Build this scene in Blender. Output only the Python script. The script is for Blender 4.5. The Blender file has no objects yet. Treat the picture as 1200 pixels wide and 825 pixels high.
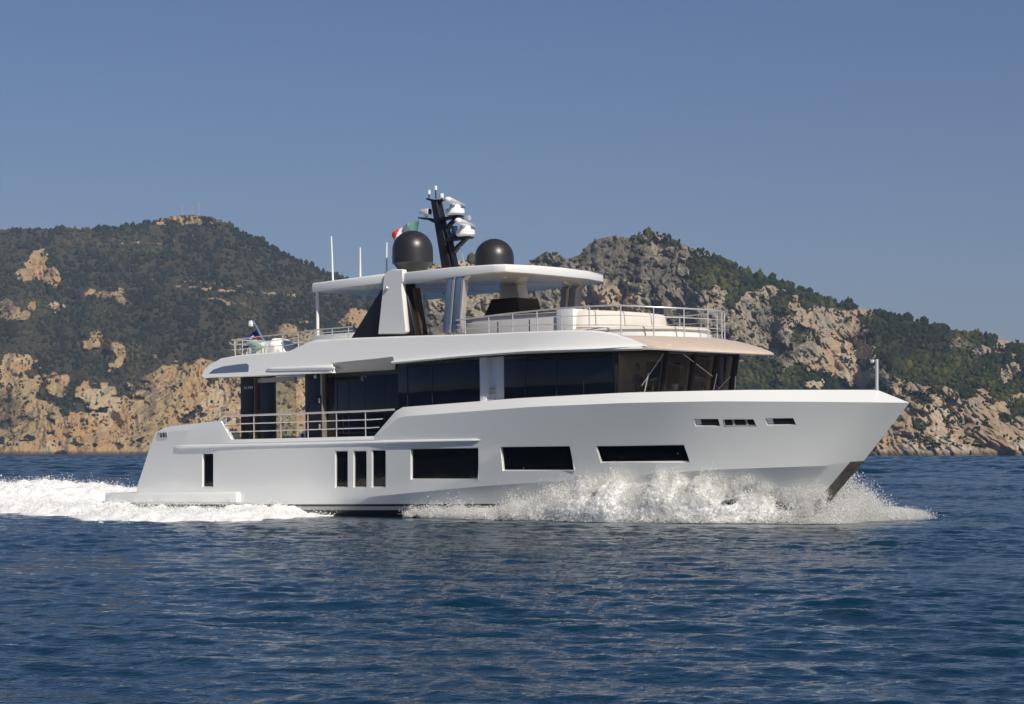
import bpy, bmesh, math, random
import numpy as np
from mathutils import Vector, Matrix
from mathutils.bvhtree import BVHTree
rng = np.random.default_rng(7); random.seed(7)
SC = bpy.context.scene
COL = SC.collection
# ------------------------------------------------------------------ camera
F, HC, HOR = 2833.0, 2.08, 529.5            # focal length in photo pixels, eye height (m), horizon row
cam_d = bpy.data.cameras.new('camera'); cam = bpy.data.objects.new('camera', cam_d); COL.objects.link(cam)
cam.location = (0, 0, HC); cam.rotation_euler = (math.radians(90), 0, 0)
cam_d.sensor_width = 36; cam_d.lens = 36 * F / 1200; cam_d.shift_y = (HOR - 412.5) / 1200
cam_d.clip_start = 0.5; cam_d.clip_end = 60000
SC.camera = cam
# ------------------------------------------------------------------ sky, sun, exposure
SUN = Vector((0.415, -0.651, 0.635)).normalized()
EL = math.asin(SUN.z); AZ = math.atan2(SUN.x, SUN.y)
w = bpy.data.worlds.new('World'); SC.world = w; w.use_nodes = True
nt = w.node_tree; bg = nt.nodes['Background']
sky = nt.nodes.new('ShaderNodeTexSky'); sky.sky_type = 'NISHITA'; sky.sun_disc = False
sky.sun_elevation = EL; sky.sun_rotation = AZ; sky.altitude = 0; sky.air_density = 1.0; sky.dust_density = 0.6; sky.ozone_density = 2.5
hs = nt.nodes.new('ShaderNodeMix'); hs.data_type = 'RGBA'; hs.blend_type = 'MULTIPLY'; hs.inputs[0].default_value = 1.0
nt.links.new(sky.outputs[0], hs.inputs[6]); hs.inputs[7].default_value = (0.64, 0.68, 0.90, 1)
nt.links.new(hs.outputs[2], bg.inputs[0]); bg.inputs[1].default_value = 0.059
sd = bpy.data.lights.new('sun', 'SUN'); sd.energy = 4.5; sd.angle = math.radians(0.5); sd.color = (1.0, 0.925, 0.81)
so = bpy.data.objects.new('sun', sd); COL.objects.link(so); so.rotation_euler = SUN.to_track_quat('Z', 'Y').to_euler()
SC.view_settings.view_transform = 'Standard'; SC.view_settings.look = 'None'; SC.view_settings.gamma = 1
SC.view_settings.exposure = 0.08; SC.view_settings.use_curve_mapping = False
SC.cycles.max_bounces = 14; SC.cycles.diffuse_bounces = 12; SC.cycles.transparent_max_bounces = 16; SC.cycles.volume_bounces = 0
SC.cycles.use_denoising = True; SC.cycles.caustics_reflective = False; SC.cycles.caustics_refractive = False

# ------------------------------------------------------------------ numpy noise
def _h(ix, iy, iz):
    n = (ix.astype(np.int64) * 374761393 + iy.astype(np.int64) * 668265263 + iz.astype(np.int64) * 2147483647 + 12345) & 0xffffffff
    n = ((n ^ (n >> 13)) * 1274126177) & 0xffffffff
    n = ((n ^ (n >> 16)) * 2246822519) & 0xffffffff
    return ((n ^ (n >> 15)) & 0xffff) / 65535.0
def vnoise(x, y, z=None):
    if z is None: z = np.zeros_like(x)
    x, y, z = np.broadcast_arrays(x, y, z)
    fx, fy, fz = np.floor(x), np.floor(y), np.floor(z)
    u, v, q = x - fx, y - fy, z - fz
    u = u * u * u * (u * (u * 6 - 15) + 10); v = v * v * v * (v * (v * 6 - 15) + 10); q = q * q * q * (q * (q * 6 - 15) + 10)
    r = 0
    for a in (0, 1):
        for b in (0, 1):
            for c in (0, 1):
                r = r + _h(fx + a, fy + b, fz + c) * (u if a else 1 - u) * (v if b else 1 - v) * (q if c else 1 - q)
    return r * 2 - 1
def fbm(x, y, z=None, o=5, g=0.5):
    r, a, f = 0, 1.0, 1.0
    for i in range(o):
        r = r + a * vnoise(x * f + 17.3 * i, y * f + 9.1 * i, None if z is None else z * f + 3.7 * i); a *= g; f *= 2.03
    return r
def ridged(x, y, z=None, o=5, g=0.55):
    r, a, f = 0, 1.0, 1.0
    for i in range(o):
        r = r + a * (1 - 2 * np.abs(vnoise(x * f + 31.7 * i, y * f + 5.3 * i, None if z is None else z * f + 1.9 * i))); a *= g; f *= 2.07
    return r
def sstep(a, b, x):
    t = np.clip((x - a) / (b - a), 0, 1); return t * t * (3 - 2 * t)

# ------------------------------------------------------------------ materials
MATS = {}
def mat(name, color, rough=0.5, metal=0.0, coat=0.0, spec=0.5, vary=0.0, vscale=3.0, bump=0.0, bscale=40.0, emit=None):
    if name in MATS: return MATS[name]
    m = bpy.data.materials.new(name); m.use_nodes = True; MATS[name] = m
    n = m.node_tree.nodes; l = m.node_tree.links; b = n['Principled BSDF']
    b.inputs['Base Color'].default_value = (*color, 1); b.inputs['Roughness'].default_value = rough
    b.inputs['Metallic'].default_value = metal; b.inputs['Coat Weight'].default_value = coat; b.inputs['Coat Roughness'].default_value = 0.06
    b.inputs['Specular IOR Level'].default_value = spec
    if vary or bump:
        tc = n.new('ShaderNodeTexCoord'); nz = n.new('ShaderNodeTexNoise'); nz.inputs['Scale'].default_value = vscale; nz.inputs['Detail'].default_value = 5
        l.new(tc.outputs['Object'], nz.inputs['Vector'])
        if vary:
            mr = n.new('ShaderNodeMapRange'); mr.inputs[3].default_value = 1 - vary; mr.inputs[4].default_value = 1 + vary * 0.6
            l.new(nz.outputs[0], mr.inputs[0])
            mx = n.new('ShaderNodeMix'); mx.data_type = 'RGBA'; mx.blend_type = 'MULTIPLY'; mx.inputs[0].default_value = 1
            mx.inputs[6].default_value = (*color, 1); l.new(mr.outputs[0], mx.inputs[7]); l.new(mx.outputs[2], b.inputs['Base Color'])
        if bump:
            n2 = n.new('ShaderNodeTexNoise'); n2.inputs['Scale'].default_value = bscale; n2.inputs['Detail'].default_value = 4
            l.new(tc.outputs['Object'], n2.inputs['Vector'])
            bp = n.new('ShaderNodeBump'); bp.inputs['Strength'].default_value = bump; bp.inputs['Distance'].default_value = 0.02
            l.new(n2.outputs[0], bp.inputs['Height']); l.new(bp.outputs[0], b.inputs['Normal'])
    return m
WHITE = mat('white_paint', (0.82, 0.825, 0.805), 0.25, coat=0.8, vary=0.025, vscale=1.2)
HULLW = mat('hull_white', (0.82, 0.83, 0.81), 0.2, coat=1.0, vary=0.03, vscale=0.7)
BOOTB = mat('boot_black', (0.012, 0.012, 0.015), 0.3)
BOOTG = mat('boot_grey', (0.42, 0.43, 0.42), 0.3)
BLACK = mat('black_satin', (0.012, 0.012, 0.014), 0.42, vary=0.2)
DGLASS = mat('dark_glass', (0.004, 0.005, 0.010), 0.04, spec=0.6)
HGLASS = mat('hull_glass', (0.004, 0.0045, 0.005), 0.04, spec=0.32)
PANEL = mat('dark_panel', (0.012, 0.013, 0.018), 0.3)
STEEL = mat('steel', (0.80, 0.78, 0.75), 0.30, metal=0.6)
STEELD = mat('stem_steel', (0.20, 0.18, 0.16), 0.45, metal=0.3, vary=0.9, vscale=7)
DOME = mat('dome_black', (0.022, 0.022, 0.024), 0.38, spec=0.6)
SOFA = mat('sofa_fabric', (0.64, 0.60, 0.54), 0.85, vary=0.08, vscale=5, bump=0.15)
CREAM = mat('cream_trim', (0.62, 0.54, 0.44), 0.5, vary=0.05)
WOOD = mat('interior_wood', (0.30, 0.19, 0.11), 0.4, vary=0.25, vscale=4)
WALLIN = mat('interior_wall', (0.50, 0.43, 0.36), 0.6, vary=0.1)
BLUEP = mat('blue_grey_strut', (0.16, 0.22, 0.33), 0.22, coat=0.5)
CANVAS = mat('white_canvas', (0.78, 0.77, 0.74), 0.8, bump=0.4, bscale=9)
RUBBER = mat('rubber', (0.02, 0.02, 0.02), 0.6)
def teak_mat():
    m = mat('teak', (0.47, 0.35, 0.26), 0.55)
    n = m.node_tree.nodes; l = m.node_tree.links; b = n['Principled BSDF']
    tc = n.new('ShaderNodeTexCoord'); wv = n.new('ShaderNodeTexNoise'); mp = n.new('ShaderNodeMapping'); mp.inputs['Scale'].default_value = (1.2, 14, 1)
    l.new(tc.outputs['Object'], mp.inputs[0]); l.new(mp.outputs[0], wv.inputs['Vector']); wv.inputs['Scale'].default_value = 2; wv.inputs['Detail'].default_value = 4
    cr = n.new('ShaderNodeValToRGB'); cr.color_ramp.elements[0].color = (0.52, 0.42, 0.34, 1); cr.color_ramp.elements[1].color = (0.62, 0.51, 0.42, 1)
    cr.color_ramp.elements[0].position = .3; cr.color_ramp.elements[1].position = .7
    l.new(wv.outputs[0], cr.inputs[0]); l.new(cr.outputs[0], b.inputs['Base Color']); return m
TEAK = teak_mat()
def clear_glass(name, tint, refl_rough=0.02):
    m = bpy.data.materials.new(name); m.use_nodes = True; n = m.node_tree.nodes; l = m.node_tree.links
    n.remove(n['Principled BSDF']); out = n['Material Output']
    t = n.new('ShaderNodeBsdfTransparent'); t.inputs[0].default_value = (*tint, 1)
    g = n.new('ShaderNodeBsdfGlossy'); g.inputs['Roughness'].default_value = refl_rough
    lw = n.new('ShaderNodeLayerWeight'); lw.inputs[0].default_value = .5; pw = n.new('ShaderNodeMath'); pw.operation = 'POWER'; pw.inputs[1].default_value = 4.5; l.new(lw.outputs['Facing'], pw.inputs[0])
    fr = n.new('ShaderNodeMath'); fr.operation = 'MULTIPLY_ADD'; fr.inputs[1].default_value = .9; fr.inputs[2].default_value = .04; l.new(pw.outputs[0], fr.inputs[0])
    mx = n.new('ShaderNodeMixShader'); l.new(fr.outputs[0], mx.inputs[0]); l.new(t.outputs[0], mx.inputs[1]); l.new(g.outputs[0], mx.inputs[2])
    l.new(mx.outputs[0], out.inputs[0]); return m
TGLASS = clear_glass('tinted_glass', (0.76, 0.755, 0.75))
CGLASS = clear_glass('clear_glass', (0.80, 0.86, 0.84))

# ------------------------------------------------------------------ yacht frame
YAW, TRIM = math.radians(41), math.radians(0.9)
O = np.array([-1.05, 79.0, 0.0])
_fw = np.array([math.cos(YAW) * math.cos(TRIM), -math.sin(YAW) * math.cos(TRIM), math.sin(TRIM)])
_pt = np.array([math.sin(YAW), math.cos(YAW), 0.0]); _up = np.cross(_fw, _pt)
RM = np.stack([_fw, _pt, _up], 1)
CL = RM.T @ (np.array([0, 0, HC]) - O)
def ray(px, py): return RM.T @ np.array([(px - 600) / F, 1.0, (HOR - py) / F])
def P(px, py, y):
    """the yacht-frame point of the plane y = const seen at a photo pixel (x forward, y to port, z up)"""
    d = ray(px, py); t = (y - CL[1]) / d[1]; return CL + t * d
def toworld(p): return O + RM @ np.asarray(p, float)
def PL(pts, y): return [P(a, b, y) for a, b in pts]

class MB:
    def __init__(s): s.v = []; s.f = []; s.m = []
    def add(s, vs, fs, mi=0):
        o = len(s.v); s.v += [tuple(map(float, p)) for p in vs]; s.f += [tuple(i + o for i in f) for f in fs]; s.m += [mi] * len(fs); return s
    def box(s, x0, x1, y0, y1, z0, z1, mi=0):
        vs = [(x, y, z) for x in (x0, x1) for y in (y0, y1) for z in (z0, z1)]
        return s.add(vs, [(0, 1, 3, 2), (4, 6, 7, 5), (0, 4, 5, 1), (2, 3, 7, 6), (0, 2, 6, 4), (1, 5, 7, 3)], mi)
    def prism(s, pts, off, mi=0):
        """closed solid: polygon pts and its copy moved by off"""
        n = len(pts); a = [np.array(p, float) for p in pts]; off = np.array(off, float)
        return s.add(a + [p + off for p in a], [tuple(range(n - 1, -1, -1)), tuple(range(n, 2 * n))] + [(i, (i + 1) % n, (i + 1) % n + n, i + n) for i in range(n)], mi)
    def grid(s, R, cu=False, cv=False, mi=0):
        R = np.asarray(R, float); a, b = R.shape[:2]
        fs = [(i * b + j, i * b + (j + 1) % b, ((i + 1) % a) * b + (j + 1) % b, ((i + 1) % a) * b + j)
              for i in range(a if cu else a - 1) for j in range(b if cv else b - 1)]
        return s.add(R.reshape(-1, 3), fs, mi)
    def tube(s, pts, r, n=8, mi=0, r1=None):
        pts = [np.array(p, float) for p in pts]; k = len(pts); rows = []
        ref = None
        for i, p in enumerate(pts):
            d = pts[min(i + 1, k - 1)] - pts[max(i - 1, 0)]; d = d / (np.linalg.norm(d) + 1e-9)
            if ref is None: ref = np.array([0, 0, 1.0]) if abs(d[2]) < .9 else np.array([1.0, 0, 0])
            a = np.cross(d, ref); a /= np.linalg.norm(a) + 1e-9; b = np.cross(d, a)
            rr = r if r1 is None else r + (r1 - r) * i / (k - 1)
            rows.append([p + rr * (math.cos(2 * math.pi * j / n) * a + math.sin(2 * math.pi * j / n) * b) for j in range(n)])
        o = len(s.v); s.grid(rows, cv=True, mi=mi)
        s.f += [tuple(o + j for j in range(n)), tuple(o + (k - 1) * n + j for j in range(n - 1, -1, -1))]; s.m += [mi, mi]; return s
    def lathe(s, prof, c, n=32, mi=0, M=None):
        rows = [[np.array([r * math.cos(2 * math.pi * j / n), r * math.sin(2 * math.pi * j / n), z]) for j in range(n)] for r, z in prof]
        R = np.array(rows)
        if M is not None: R = R @ np.array(M).T
        return s.grid(R + np.array(c), cv=True, mi=mi)
    def build(s, name, mats, parent=None, bevel=0.0, smooth=None, seg=2, merge=1e-5):
        me = bpy.data.meshes.new(name); bm = bmesh.new()
        vs = [bm.verts.new(p) for p in s.v]
        for f, mi in zip(s.f, s.m):
            try: fc = bm.faces.new([vs[i] for i in f]); fc.material_index = mi
            except ValueError: pass
        bmesh.ops.remove_doubles(bm, verts=bm.verts, dist=merge)
        bmesh.ops.dissolve_degenerate(bm, edges=bm.edges, dist=1e-6)
        bmesh.ops.recalc_face_normals(bm, faces=bm.faces)
        if bevel:
            es = [e for e in bm.edges if len(e.link_faces) == 2 and e.calc_face_angle(0) > math.radians(28)]
            bmesh.ops.bevel(bm, geom=es, offset=bevel, segments=seg, profile=0.5, affect='EDGES', clamp_overlap=True)
        bm.to_mesh(me); bm.free()
        return link(name, me, mats, parent, smooth if smooth is not None else (40 if bevel else None))
def link(name, me, mats, parent=None, smooth=None):
    o = bpy.data.objects.new(name, me); COL.objects.link(o)
    for m in (mats if isinstance(mats, (list, tuple)) else [mats]): me.materials.append(m)
    if smooth:
        me.polygons.foreach_set('use_smooth', [True] * len(me.polygons)); me.set_sharp_from_angle(angle=math.radians(smooth))
    if parent: o.parent = parent
    return o
def tag(o, label=None, cat=None, group=None, kind=None):
    for k, v in (('label', label), ('category', cat), ('group', group), ('kind', kind)):
        if v: o[k] = v
    return o
def yempty(name, local=(0, 0, 0)):
    o = bpy.data.objects.new(name, None); COL.objects.link(o)
    M = Matrix([[*RM[i], 0] for i in range(3)] + [[0, 0, 0, 1]])
    M.translation = Vector(toworld(local)); o.matrix_world = M; return o
def fast_mesh(name, V, Fq, mats, parent=None, smooth=False, attrs=None):
    """V (n,3), Fq (m,k) index arrays"""
    V = np.asarray(V, np.float32); Fq = np.asarray(Fq, np.int32); k = Fq.shape[1]
    me = bpy.data.meshes.new(name); me.vertices.add(len(V)); me.vertices.foreach_set('co', V.ravel())
    me.loops.add(Fq.size); me.loops.foreach_set('vertex_index', Fq.ravel())
    me.polygons.add(len(Fq)); me.polygons.foreach_set('loop_start', np.arange(0, Fq.size, k, dtype=np.int32))
    if smooth: me.polygons.foreach_set('use_smooth', np.ones(len(Fq), bool))
    me.update(calc_edges=True)
    for an, av in (attrs or {}).items():
        a = me.attributes.new(an, 'FLOAT', 'POINT'); a.data.foreach_set('value', np.asarray(av, np.float32))
    return link(name, me, mats, parent)
def grid_faces(a, b):
    i = np.arange((a - 1) * b).reshape(a - 1, b)[:, :-1].ravel()
    return np.stack([i, i + 1, i + b + 1, i + b], 1)

# ================================================================== HILLS
def hill_material(name, cols, veg, sc3=(0.07, 0.04, 0.26), rot=0.75):
    m = bpy.data.materials.new(name); m.use_nodes = True; n = m.node_tree.nodes; l = m.node_tree.links; b = n['Principled BSDF']
    b.inputs['Roughness'].default_value = 0.95; b.inputs['Specular IOR Level'].default_value = 0.1
    g = n.new('ShaderNodeNewGeometry')
    at = n.new('ShaderNodeAttribute'); at.attribute_name = 'rock'
    tn = n.new('ShaderNodeAttribute'); tn.attribute_name = 'tone'
    mp = n.new('ShaderNodeMapping'); mp.inputs['Scale'].default_value = sc3; m0 = n.new('ShaderNodeMapping'); m0.inputs['Rotation'].default_value = (0, rot, 0)
    l.new(g.outputs['Position'], m0.inputs[0]); l.new(m0.outputs[0], mp.inputs[0])
    st = n.new('ShaderNodeTexNoise'); st.inputs['Scale'].default_value = 1.0; st.inputs['Detail'].default_value = 8; st.inputs['Roughness'].default_value = 0.68
    l.new(mp.outputs[0], st.inputs['Vector'])
    vo = n.new('ShaderNodeTexNoise'); vo.inputs['Scale'].default_value = 0.35; vo.inputs['Detail'].default_value = 6; vo.inputs['Roughness'].default_value = 0.7
    l.new(g.outputs['Position'], vo.inputs['Vector'])
    ad = n.new('ShaderNodeMath'); ad.operation = 'MULTIPLY_ADD'; ad.inputs[1].default_value = 1.2; l.new(st.outputs[0], ad.inputs[0])
    sc = n.new('ShaderNodeMath'); sc.operation = 'MULTIPLY_ADD'; sc.inputs[1].default_value = 0.7; sc.inputs[2].default_value = -0.33; l.new(tn.outputs['Fac'], sc.inputs[0])
    v3 = n.new('ShaderNodeMath'); v3.operation = 'MULTIPLY_ADD'; v3.inputs[1].default_value = 0.60; l.new(vo.outputs[0], v3.inputs[0]); s3 = n.new('ShaderNodeMath'); s3.operation = 'SUBTRACT'; s3.inputs[1].default_value = .405; l.new(sc.outputs[0], s3.inputs[0]); l.new(s3.outputs[0], v3.inputs[2]); l.new(v3.outputs[0], ad.inputs[2])
    cr = n.new('ShaderNodeValToRGB'); e = cr.color_ramp.elements
    while len(e) < len(cols): e.new(0.5)
    for el, (p, c) in zip(e, cols): el.position = p; el.color = (*c, 1)
    l.new(ad.outputs[0], cr.inputs[0])
    vr = n.new('ShaderNodeValToRGB'); vr.color_ramp.elements[0].color = (*veg[0], 1); vr.color_ramp.elements[1].color = (*veg[1], 1)
    vr.color_ramp.elements[0].position = .35; vr.color_ramp.elements[1].position = .7
    l.new(vo.outputs[0], vr.inputs[0])
    mr = n.new('ShaderNodeMapRange'); mr.inputs[1].default_value = 0.3; mr.inputs[2].default_value = 0.55
    a2 = n.new('ShaderNodeMath'); a2.operation = 'MULTIPLY_ADD'; a2.inputs[1].default_value = 0.5; l.new(vo.outputs[0], a2.inputs[0])
    s2 = n.new('ShaderNodeMath'); s2.operation = 'SUBTRACT'; s2.inputs[1].default_value = 0.25; l.new(at.outputs['Fac'], s2.inputs[0]); l.new(s2.outputs[0], a2.inputs[2])
    l.new(a2.outputs[0], mr.inputs[0])
    mx = n.new('ShaderNodeMix'); mx.data_type = 'RGBA'; l.new(mr.outputs[0], mx.inputs[0]); l.new(vr.outputs[0], mx.inputs[6]); l.new(cr.outputs[0], mx.inputs[7])
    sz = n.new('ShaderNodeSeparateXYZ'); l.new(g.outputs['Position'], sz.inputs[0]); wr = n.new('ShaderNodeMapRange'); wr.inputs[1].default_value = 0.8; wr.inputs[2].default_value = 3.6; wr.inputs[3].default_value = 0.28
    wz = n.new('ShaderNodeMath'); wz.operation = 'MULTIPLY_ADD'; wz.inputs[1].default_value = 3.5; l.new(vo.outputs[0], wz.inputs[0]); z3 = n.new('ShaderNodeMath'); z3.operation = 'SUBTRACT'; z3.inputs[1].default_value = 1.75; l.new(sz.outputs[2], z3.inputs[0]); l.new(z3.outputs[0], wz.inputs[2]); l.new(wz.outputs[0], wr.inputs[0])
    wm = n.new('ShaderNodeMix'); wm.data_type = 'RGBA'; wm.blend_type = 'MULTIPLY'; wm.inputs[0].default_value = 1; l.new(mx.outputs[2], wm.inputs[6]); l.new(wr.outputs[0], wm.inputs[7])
    l.new(wm.outputs[2], b.inputs['Base Color'])
    bp = n.new('ShaderNodeBump'); bp.inputs['Strength'].default_value = 0.9; bp.inputs['Distance'].default_value = 3.0
    l.new(st.outputs[0], bp.inputs['Height'])
    b2 = n.new('ShaderNodeBump'); b2.inputs['Strength'].default_value = 0.7; b2.inputs['Distance'].default_value = 1.5
    l.new(vo.outputs[0], b2.inputs['Height']); l.new(bp.outputs[0], b2.inputs['Normal']); l.new(b2.outputs[0], b.inputs['Normal'])
    return m
def tree_material(name, c0, c1, c2):
    m = bpy.data.materials.new(name); m.use_nodes = True; n = m.node_tree.nodes; l = m.node_tree.links; b = n['Principled BSDF']
    b.inputs['Roughness'].default_value = 0.9; b.inputs['Specular IOR Level'].default_value = 0.15
    at = n.new('ShaderNodeAttribute'); at.attribute_name = 'tint'
    cr = n.new('ShaderNodeValToRGB'); e = cr.color_ramp.elements; e.new(0.5)
    for el, p, c in zip(e, (0.1, 0.55, 0.95), (c0, c1, c2)): el.position = p; el.color = (*c, 1)
    l.new(at.outputs['Fac'], cr.inputs[0]); l.new(cr.outputs[0], b.inputs['Base Color'])
    g = n.new('ShaderNodeNewGeometry'); nz = n.new('ShaderNodeTexNoise'); nz.inputs['Scale'].default_value = 0.9; nz.inputs['Detail'].default_value = 3
    l.new(g.outputs['Position'], nz.inputs['Vector'])
    bp = n.new('ShaderNodeBump'); bp.inputs['Strength'].default_value = 1.0; bp.inputs['Distance'].default_value = 1.2; l.new(nz.outputs[0], bp.inputs['Height']); l.new(bp.outputs[0], b.inputs['Normal'])
    return m
def ico():
    bm = bmesh.new(); bmesh.ops.create_icosphere(bm, subdivisions=2, radius=1); V = np.array([v.co[:] for v in bm.verts]); Fc = np.array([[v.index for v in f.verts] for f in bm.faces]); bm.free(); return V, Fc
ICOV, ICOF = ico()
def ico1():
    bm = bmesh.new(); bmesh.ops.create_icosphere(bm, subdivisions=1, radius=1); V = np.array([v.co[:] for v in bm.verts]); Fc = np.array([[v.index for v in f.verts] for f in bm.faces]); bm.free(); return V, Fc
ICO1V, ICO1F = ico1()

def hill(name, px0, px1, step, nv, sky_pts, shoreY, ridgeY, rocks, lines, material, seed, relief, cliff_relief, sky_drop, lean=0.5):
    px = np.arange(px0, px1 + step, step, dtype=float); nu = len(px)
    sx, sy = zip(*sky_pts); top = np.interp(px, sx, sy) + sky_drop
    ys = np.interp(px, *zip(*shoreY)); yr = np.interp(px, *zip(*ridgeY))
    t = np.linspace(0, 1, nv)[:, None]
    base = HOR + F * HC / ys
    py = base + (top - base) * t; PX = np.broadcast_to(px, py.shape)
    # warp, then rock mask from outlines of the bare faces
    wx = PX + 9 * fbm(PX / 26 + seed, py / 22, o=4); wy = py + 7 * fbm(PX / 24 + 50 + seed, py / 24, o=4)
    rock = np.full_like(py, -1.0)
    for cx, cy, rx, ry, st in rocks:
        d = np.sqrt(((wx - cx) / rx) ** 2 + ((wy - cy) / ry) ** 2)
        rock = np.maximum(rock, 0.15 + 0.2 * st + (1 - d) * np.clip(34 / max(rx, ry), .6, 1.2))
    nz = fbm(PX / 19 + py / 50 + seed * 3, py / 13 - PX / 60, o=5, g=.55)
    rock_s = sstep(0.26, 0.46, rock + 0.34 * nz)
    rock = sstep(0.0, .5, rock)
    # depth: steep where rock is bare, gentle elsewhere
    wgt = 1 - 0.82 * np.clip(rock, 0, 1) * 0.9; wgt[0] = 0
    k = 9; ker = np.ones(k) / k
    wgt = np.apply_along_axis(lambda r: np.convolve(np.pad(r, k // 2, mode='edge'), ker, 'valid'), 1, wgt)
    cum = np.cumsum(wgt, 0); cum = cum / np.maximum(cum[-1:], 1e-6)
    Y = ys + (yr - ys) * (0.75 * cum + 0.25 * t)
    # relief: gullies and crags pushed toward or away from the viewer's shore
    X0 = (PX - 600) / F * Y; Z0 = (HOR - py) / F * Y + HC
    fade = np.sin(np.pi * np.clip(t, 0, 1)) ** 0.5
    g = relief * ridged(X0 / 110 + seed, Z0 / 260 + seed, o=3) * fade * 1.0
    g += relief * 0.35 * fbm(X0 / 28 + seed, Z0 / 28, o=4) * fade
    qx = X0 / 30 + seed + .22 * fbm(X0 / 30, Z0 / 30 + seed, o=4) + lean * Z0 / 60; qz = Z0 / 50 + 4 + .22 * fbm(X0 / 26 + 9, Z0 / 26, o=4)
    bil = lambda a, b, c: np.abs(vnoise(a, b)) + .55 * np.abs(vnoise(a * 2.3 + 5, b * 1.9 + c)) + .34 * np.abs(vnoise(a * 5.1 + c, b * 3.7)) + .22 * np.abs(vnoise(a * 11 + c, b * 8 + 2)) + .12 * np.abs(vnoise(a * 21 + c, b * 17 + 2))
    cr = 1.35 * cliff_relief * (2.3 * bil(qx, qz, seed) - 1.1 + .35 * ridged(X0 / 60 + 2, Z0 / 90 + seed, o=2) + .35 * fbm(X0 / 5, Z0 / 5 + seed, o=3)) * np.clip(rock_s * 1.2 + .15, 0, 1)
    Y = Y - g - cr * np.clip(t * 14, 0.15, 1)
    X = (PX - 600) / F * Y; Z = (HOR - py) / F * Y + HC
    Z = Z - (1 - np.clip(t * 30, 0, 1)) * 3
    Z = Z + 1.2 * fbm(X0 / 14 + 7, Y / 14, o=3) * np.clip(t * 6, 0, 1) * (t < 1)
    # the far side of the ridge
    bk = []
    for q in (0.06, 0.2, 0.5, 1.0):
        bk.append(np.stack([X[-1] * (1 + .1 * q), Y[-1] + 500 * q, Z[-1] * (1 - q ** 0.9) - 2 * q], -1))
    G = np.stack([X, Y, Z], -1); G = np.concatenate([G, np.array(bk)], 0)
    rk = np.concatenate([rock_s, np.repeat(rock_s[-1:], 4, 0) * 0], 0)
    tone = np.clip(0.5 + 0.5 * fbm(PX / 60 + seed, py / 60 + 3, o=3) , 0, 1)
    for (x0, y0, x1, y1, hw, st) in lines:                          # tracks and terrace walls cut in the slope
        f = np.clip(((PX - x0) * (x1 - x0) + (py - y0) * (y1 - y0)) / ((x1 - x0) ** 2 + (y1 - y0) ** 2), 0, 1)
        d = np.hypot(PX - x0 - f * (x1 - x0), (py - y0 - f * (y1 - y0)) + 1.2 * fbm(PX / 8, PX * 0 + y0, o=2))
        rk[:nv] = np.maximum(rk[:nv], st * (1 - sstep(hw * .6, hw * 1.3, d)) * (fbm(PX / 7 + 3, py / 7, o=2) > -0.35))
    tn = np.concatenate([tone, np.repeat(tone[-1:], 4, 0)], 0)
    o = fast_mesh(name, G.reshape(-1, 3), grid_faces(nv + 4, nu), material, smooth=True, attrs={'rock': rk.ravel(), 'tone': tn.ravel()})
    tag(o, kind='structure')
    return dict(px=px, py=py, G=G[:nv], rock=rk[:nv], tone=tone)
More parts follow.
